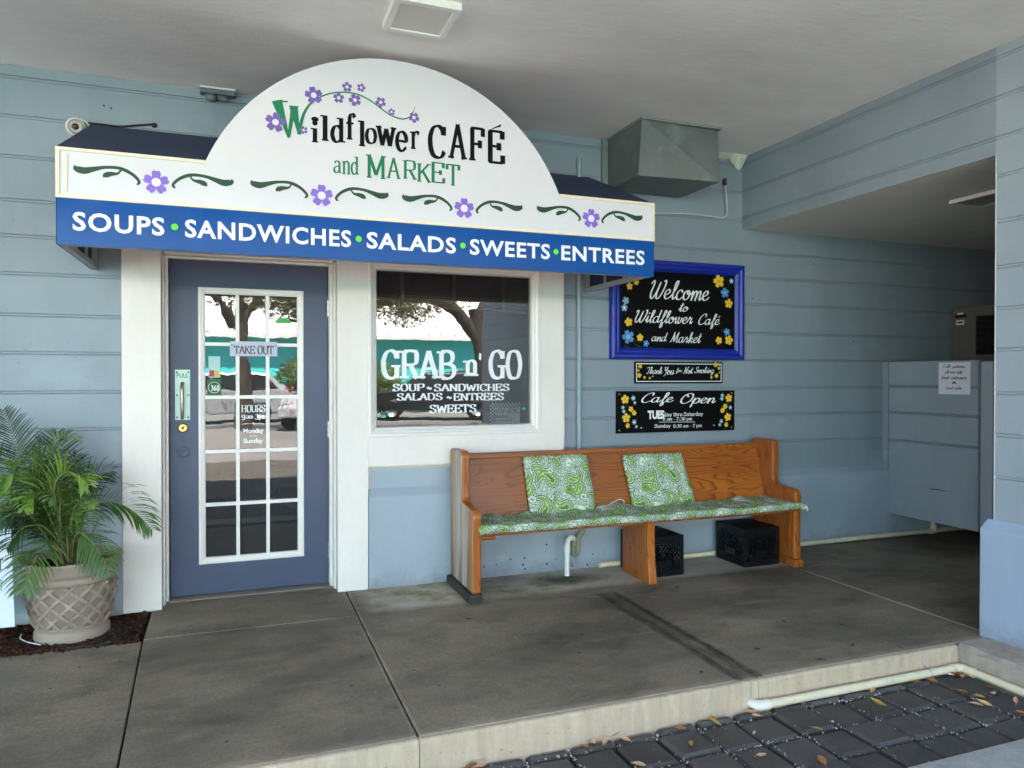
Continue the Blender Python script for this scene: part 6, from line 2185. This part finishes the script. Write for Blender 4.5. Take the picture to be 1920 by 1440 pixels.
for i, (px1, py1, k_) in enumerate(leaf_px):
    z = GR + .008 if k_ != 'd' else .004
    p = onZ(px1, py1, z)
    var = i % 3
    key = (k_, var)
    if key not in protos:
        L, W_, cup = ((.055, .026, .35), (.048, .028, .2), (.062, .022, .55))[var]
        if k_ == 'd': L, W_, cup = ((.035, .012, .2), (.028, .012, .1), (.045, .012, .15))[var]
        o = leaf_mesh('fallen_leaf', L, W_, cup, LM[k_])
        protos[key] = o
    else:
        o = protos[key].copy()
        col.objects.link(o)
    o.location = p
    o.rotation_euler = (rnd.uniform(-.25, .25), rnd.uniform(-.25, .25), rnd.uniform(0, 6.28))
    s_ = rnd.uniform(.8, 1.1) if k_ != 'd' else rnd.uniform(.7, 1.1)
    o.scale = (s_, s_, s_)
    tag(o, LABEL[k_], 'leaf', 'dead leaves on the concrete walk' if k_ == 'd' else ('rust brown leaves on the pavers' if k_ == 'b' else 'tan leaves on the pavers' if k_ == 't' else 'yellowish leaves on the pavers'))

bt_ = thing('cigarette_butt', 'white cigarette butt lying by the pipe corner on the pavers', 'cigarette butt', tuple(onZ(1774, 1262, GR + .006)))
a, b = onZ(1765, 1260, GR + .010), onZ(1783, 1264, GR + .010)
mb = MB(); mb.tube([a, b], .0045, 0, 10); mb.build('paper', M['vinyl'], bt_)
mb = MB(); mb.tube([b, b + (b - a) * .3], .0045, 0, 10); mb.build('filter', LM['t'], bt_)

mb = MB()
def grit(x, y, z, s_):
    ax = Vector((rnd.uniform(-1, 1), rnd.uniform(-1, 1), rnd.uniform(-.4, .4))).normalized() * s_
    ay = ax.orthogonal().normalized() * s_ * rnd.uniform(.5, .9)
    az = ax.cross(ay).normalized() * s_ * rnd.uniform(.3, .6)
    mb.obox((x, y, z), ax, ay, az)
for k in range(1300):
    if rnd.random() < .52:
        x = x_start - rnd.randint(0, 14) * P + rnd.gauss(0, .008); y = rnd.uniform(-2.74, -2.17)
        if rnd.random() < .5: y = rnd.choice([-2.175, -2.37, -2.565]) + rnd.gauss(0, .03)
    elif rnd.random() < .9:
        y = rnd.choice([-2.177, -2.37, -2.56, -2.735]) + rnd.gauss(0, .008); x = rnd.uniform(.5, 3.3)
    else:
        x = rnd.uniform(.5, 3.3); y = rnd.uniform(-2.74, -2.13)
    if x > 3.3: continue
    if rnd.random() < .0: pass
    on = abs(((x_start - x) / P) - round((x_start - x) / P)) < .07 or min(abs(y - q) for q in (-2.177, -2.37, -2.56, -2.735)) < .012
    if not on and rnd.random() < .7: continue
    grit(x, y, GR + (-.008 if on else .004), rnd.uniform(.0012, .0034) if rnd.random() < .94 else rnd.uniform(.0035, .006))
gm = NT('pale_grit')
gm.out(gm.mix(gm.geo.outputs['Random Per Island'], (0.20, 0.17, 0.13), (0.66, 0.62, 0.54)), .8)
tag(mb.build('joint_grit', gm.mat), 'pale grit and shell bits lying in the joints of dark pavers', None, None, 'stuff')

# ==================================================================== ACROSS THE LOT (what the door and window mirror)
teal = paint('turquoise_stucco', (0.08, 0.70, 0.68), .7, .06, 1, .1)
tb = thing('turquoise_building', 'long low turquoise building with white ribbed metal roof across the parking lot', 'building', (0, -30, -.13))
mb = MB()
mb.box((-32, -36, -.13), (40, -27.3, 3.05)); mb.build('wall', teal, tb)
mb = MB()
mb.prism([(-26.7, 2.95), (-26.7, 3.12), (-31.6, 5.35), (-36.6, 3.12), (-36.6, 2.95)], 'x', -33, 41, 0)
x = -33
while x < 41:
    mb.obox((x, -29.15, 4.27), (.03, 0, 0), (0, 2.45, -1.115), (0, .02, .045))
    x += .6
mb.build('roof', paint('white_metal_roof', (0.78, .78, .78), .5, .04, 2, 0), tb)
mb = MB()
mb.box((-32, -27.28, .95), (40, -27.25, 1.02)); mb.build('band', paint('teal_band', (0.03, .25, .26), .7), tb)
for x in (-9, 13, 19):
    m_ = MB(); m_.box((x, -27.28, .9), (x + 1.5, -27.22, 2.3)); wd = m_.build('window', M['trim'], tb)
    m_ = MB(); m_.box((x + .08, -27.25, .98), (x + 1.42, -27.2, 2.22)); m_.build('pane', M['dark'], wd)

bark = paint('oak_bark', (0.06, 0.048, 0.038), .9, .35, 3, .8, 14, bdist=.05, stretch=(3, 3, .6))
oak_leaf = leaf_mat('oak_leaf', (0.06, 0.08, 0.02), (0.14, 0.16, 0.05))


def tree(loc, label, limbs, trunk, crown, nleaf):
    t_ = thing('oak_tree', label, 'tree', loc)
    L = Vector(loc)
    mb = MB()
    for pts, r0_, r1_ in [trunk] + limbs:
        q = catmull(pts, 6)
        n = len(q)
        mb.tube([L + Vector(p) for p in q], [r0_ + (r1_ - r0_) * i / (n - 1) for i in range(n)], 0, 10)
    mb.build('trunk', bark, t_)
    mb = MB()
    for (c, r_) in crown:
        for k in range(nleaf):
            d = Vector((rnd.gauss(0, 1), rnd.gauss(0, 1), rnd.gauss(0, 1))).normalized() * (rnd.random() ** .5)
            p = L + Vector(c) + Vector((d.x * r_[0], d.y * r_[1], d.z * r_[2]))
            a = Vector((rnd.uniform(-1, 1), rnd.uniform(-1, 1), rnd.uniform(-1, 1))).normalized() * rnd.uniform(.035, .07)
            b = a.orthogonal().normalized() * rnd.uniform(.02, .032)
            mb.add([p - a, p + b, p + a, p - b], [(0, 1, 2, 3)])
    mb.build('crown', oak_leaf, t_)


tree((0.12, -16.2, -.13), 'oak with slim straight trunk in the lot straight behind the viewer', [
 ([(0, 0, 2.6), (-.9, .3, 3.8), (-2.4, .4, 4.6)], .12, .03), ([(0, 0, 3.0), (.9, -.2, 4.2), (2.2, -.3, 4.8)], .12, .03)],
 ([(0, 0, 0), (.05, 0, 1.2), (-.04, 0, 2.6), (0, 0, 4.6)], .24, .11),
 [((-1.6, 0, 4.5), (1.9, 1.5, .9)), ((1.5, 0, 4.3), (1.4, 1.4, 1.0)), ((0, 0, 5.6), (2.6, 2, 1.2)), ((-.2, 0, 3.9), (1.3, 1, .7)), ((2.4, .2, 3.6), (.9, .8, .9)), ((-2.2, .2, 3.9), (1.4, 1, .7)), ((1.0, .2, 3.7), (.8, .8, .7)), ((-3.6, .2, 4.2), (1.4, 1.2, .9))], 1100)
tree((6.6, -15.2, -.13), 'broad oak with leaning trunk and a long low limb over the lot', [
 ([(-.1, 0, 2.4), (-1.2, .1, 3.5), (-2.6, .2, 3.55), (-4.2, .2, 3.0), (-5.4, .2, 2.95)], .20, .05),
 ([(-1.2, .1, 3.5), (-2.0, .1, 4.2), (-3.2, .2, 4.6)], .12, .03), ([(-2.6, .2, 3.55), (-3.2, .2, 3.9), (-3.6, .1, 4.4)], .07, .02), ([(-.2, 0, 3.0), (.3, 0, 4.4), (.6, 0, 6)], .2, .06)],
 ([(.25, 0, 0), (.1, 0, 1.2), (-.1, 0, 2.4), (-.3, 0, 3.4)], .38, .2),
 [((-2.2, .1, 4.9), (2.1, 1.6, .8)), ((-3.4, .2, 3.75), (1.4, 1.2, .6)), ((-4.6, .2, 3.5), (1.0, 1.0, .65)), ((0, 0, 5.2), (2.2, 2, 1.3)), ((-1.2, .2, 3.9), (1.1, 1, .6)), ((1.2, 0, 4.6), (1.5, 1.5, 1.2)), ((-2.4, .3, 3.3), (1.0, .8, .5)), ((-5.4, .2, 3.6), (1.2, 1.0, .7)), ((-4.0, .4, 4.3), (1.6, 1.0, .7))], 1050)
hedge_leaf = leaf_mat('shrub_leaf', (0.12, 0.17, 0.02), (0.25, 0.27, 0.05))
for i, (x, y, h_, r_, lb) in enumerate(((5.6, -25.6, 2.1, .9, 'yellow green shrub beside turquoise wall, nearest the dark car'), (9.3, -25.4, 1.9, .8, 'yellow green shrub at the right of turquoise wall'), (2.1, -25.7, 2.2, .75, 'tall spiky shrub in front of turquoise wall behind the silver car'), (7.3, -25.8, 1.5, .8, 'lowest yellow green shrub between two taller ones'))):
    sh = thing('shrub', lb, 'shrub', (x, y, -.13), 'shrubs along the turquoise wall')
    mb = MB()
    for k in range(1100):
        d = Vector((rnd.gauss(0, 1), rnd.gauss(0, 1), rnd.gauss(0, 1))).normalized() * (rnd.random() ** .4)
        p = Vector((x + d.x * r_, y + d.y * r_, -.13 + h_ * .55 + d.z * h_ * .45))
        a = Vector((d.x + rnd.uniform(-.5, .5), d.y + rnd.uniform(-.5, .5), .4 + rnd.uniform(-.5, .5))).normalized() * rnd.uniform(.10, .22)
        b = a.orthogonal().normalized() * .03
        mb.add([p - a, p + b, p + a, p - b], [(0, 1, 2, 3)])
    mb.build('foliage', hedge_leaf, sh)
    mb = MB()
    for k in range(5): mb.tube([(x + rnd.uniform(-.1, .1), y, -.13), (x + rnd.uniform(-.3, .3), y + rnd.uniform(-.2, .2), h_ * .5)], .03, 0, 6)
    mb.build('stem', bark, sh)


def suv(loc, rz, paint_c, label):
    t_ = thing('parked_car', label, 'car', loc, 'cars parked across the lot')
    ca, sa = math.cos(rz), math.sin(rz)
    def W_(m_):
        m_.v = [(loc[0] + p[0] * ca - p[1] * sa, loc[1] + p[0] * sa + p[1] * ca, loc[2] + p[2]) for p in m_.v]
    out = [(-2.30, .35), (-2.34, .62), (-2.25, .95), (-1.15, 1.05), (-.62, 1.50), (-.30, 1.62), (.9, 1.66), (1.75, 1.58), (2.16, 1.08), (2.28, .95), (2.30, .55), (2.24, .33)]
    def half_w(z): return .90 if z < .95 else .90 - .22 * (z - .95) / .7
    m_ = MB()
    n = len(out)
    vs = [(x, -half_w(z), z) for x, z in out] + [(x, half_w(z), z) for x, z in out]
    m_.add(vs, [(i, (i + 1) % n, n + (i + 1) % n, n + i) for i in range(n)] + [tuple(reversed(range(n))), tuple(range(n, 2 * n))])
    W_(m_)
    pm = paint('car_paint', paint_c, .22, .03, 2, 0, metal=.3)
    m_.build('body', pm, t_, bevel=.06, bseg=3)
    gm_ = flat('car_glass', (.015, .018, .02), .06)
    for sg in (-1, 1):
        for q in ([(-1.0, 1.08), (-.55, 1.46), (-.02, 1.54), (-.02, 1.06)], [(.06, 1.06), (.06, 1.55), (.95, 1.56), (.95, 1.05)], [(1.03, 1.05), (1.03, 1.56), (1.62, 1.50), (1.95, 1.08)]):
            m_ = MB()
            m_.add([(x, sg * (half_w(z) + .004), z) for x, z in q] + [(x, sg * (half_w(z) - .03), z) for x, z in q], [(0, 1, 2, 3), (0, 1, 5, 4), (1, 2, 6, 5), (2, 3, 7, 6), (3, 0, 4, 7)])
            W_(m_); m_.build('side_window', gm_, t_)
        m_ = MB(); m_.obox((2.27, sg * .74, .98), (.03, 0, .0), (0, .12, 0), (-.03, 0, .14)); W_(m_); m_.build('taillight', flat('taillight_red', (.35, .01, .015), .2), t_)
        m_ = MB(); m_.obox((-2.28, sg * .68, .80), (.04, 0, 0), (0, .17, 0), (0, 0, .07)); W_(m_); m_.build('headlight', flat('headlight', (.7, .7, .7), .1), t_)
    m_ = MB(); m_.add([(-1.13, y, 1.085) for y in (-.80, .80)] + [(-.64, y, 1.505) for y in (.70, -.70)], [(0, 1, 2, 3)]); m_.v = [(x - .012, y, z + .012) for x, y, z in m_.v]; W_(m_); m_.build('windscreen', gm_, t_)
    m_ = MB(); m_.add([(2.15, y, 1.14) for y in (-.76, .76)] + [(1.80, y, 1.53) for y in (.66, -.66)], [(0, 1, 2, 3)]); m_.v = [(x + .012, y, z + .008) for x, y, z in m_.v]; W_(m_); m_.build('rear_window', gm_, t_)
    for x in (-1.42, 1.42):
        for sg in (-1, 1):
            m_ = MB(); m_.lathe([(.2, -.11), (.33, -.11), (.36, -.08), (.36, .08), (.33, .11), (.22, .11)], (x, sg * .84, .36), 24, 0, True, 'y'); W_(m_); wh = m_.build('wheel', M['black'], t_)
            m_ = MB(); m_.lathe([(.0, .0), (.20, .02), (.225, .09 * 1)], (x, sg * .84, .36), 20, 0, True, 'y')
            if sg > 0: m_.v = [(a, 2 * sg * .84 - b, c) for a, b, c in m_.v]
            W_(m_); m_.build('rim', M['steel'], wh)


suv((-.75, -20.6, -.13), 0.0, (.42, .44, .46), 'silver sport utility car parked before the turquoise wall')
suv((6.4, -20.2, -.13), .25, (.02, .022, .025), 'black sport utility car parked near the leaning oak')
suv((2.6, -17.6, -.13), R(-70), (.70, .70, .70), 'white sport utility car parked end-on between the other two')
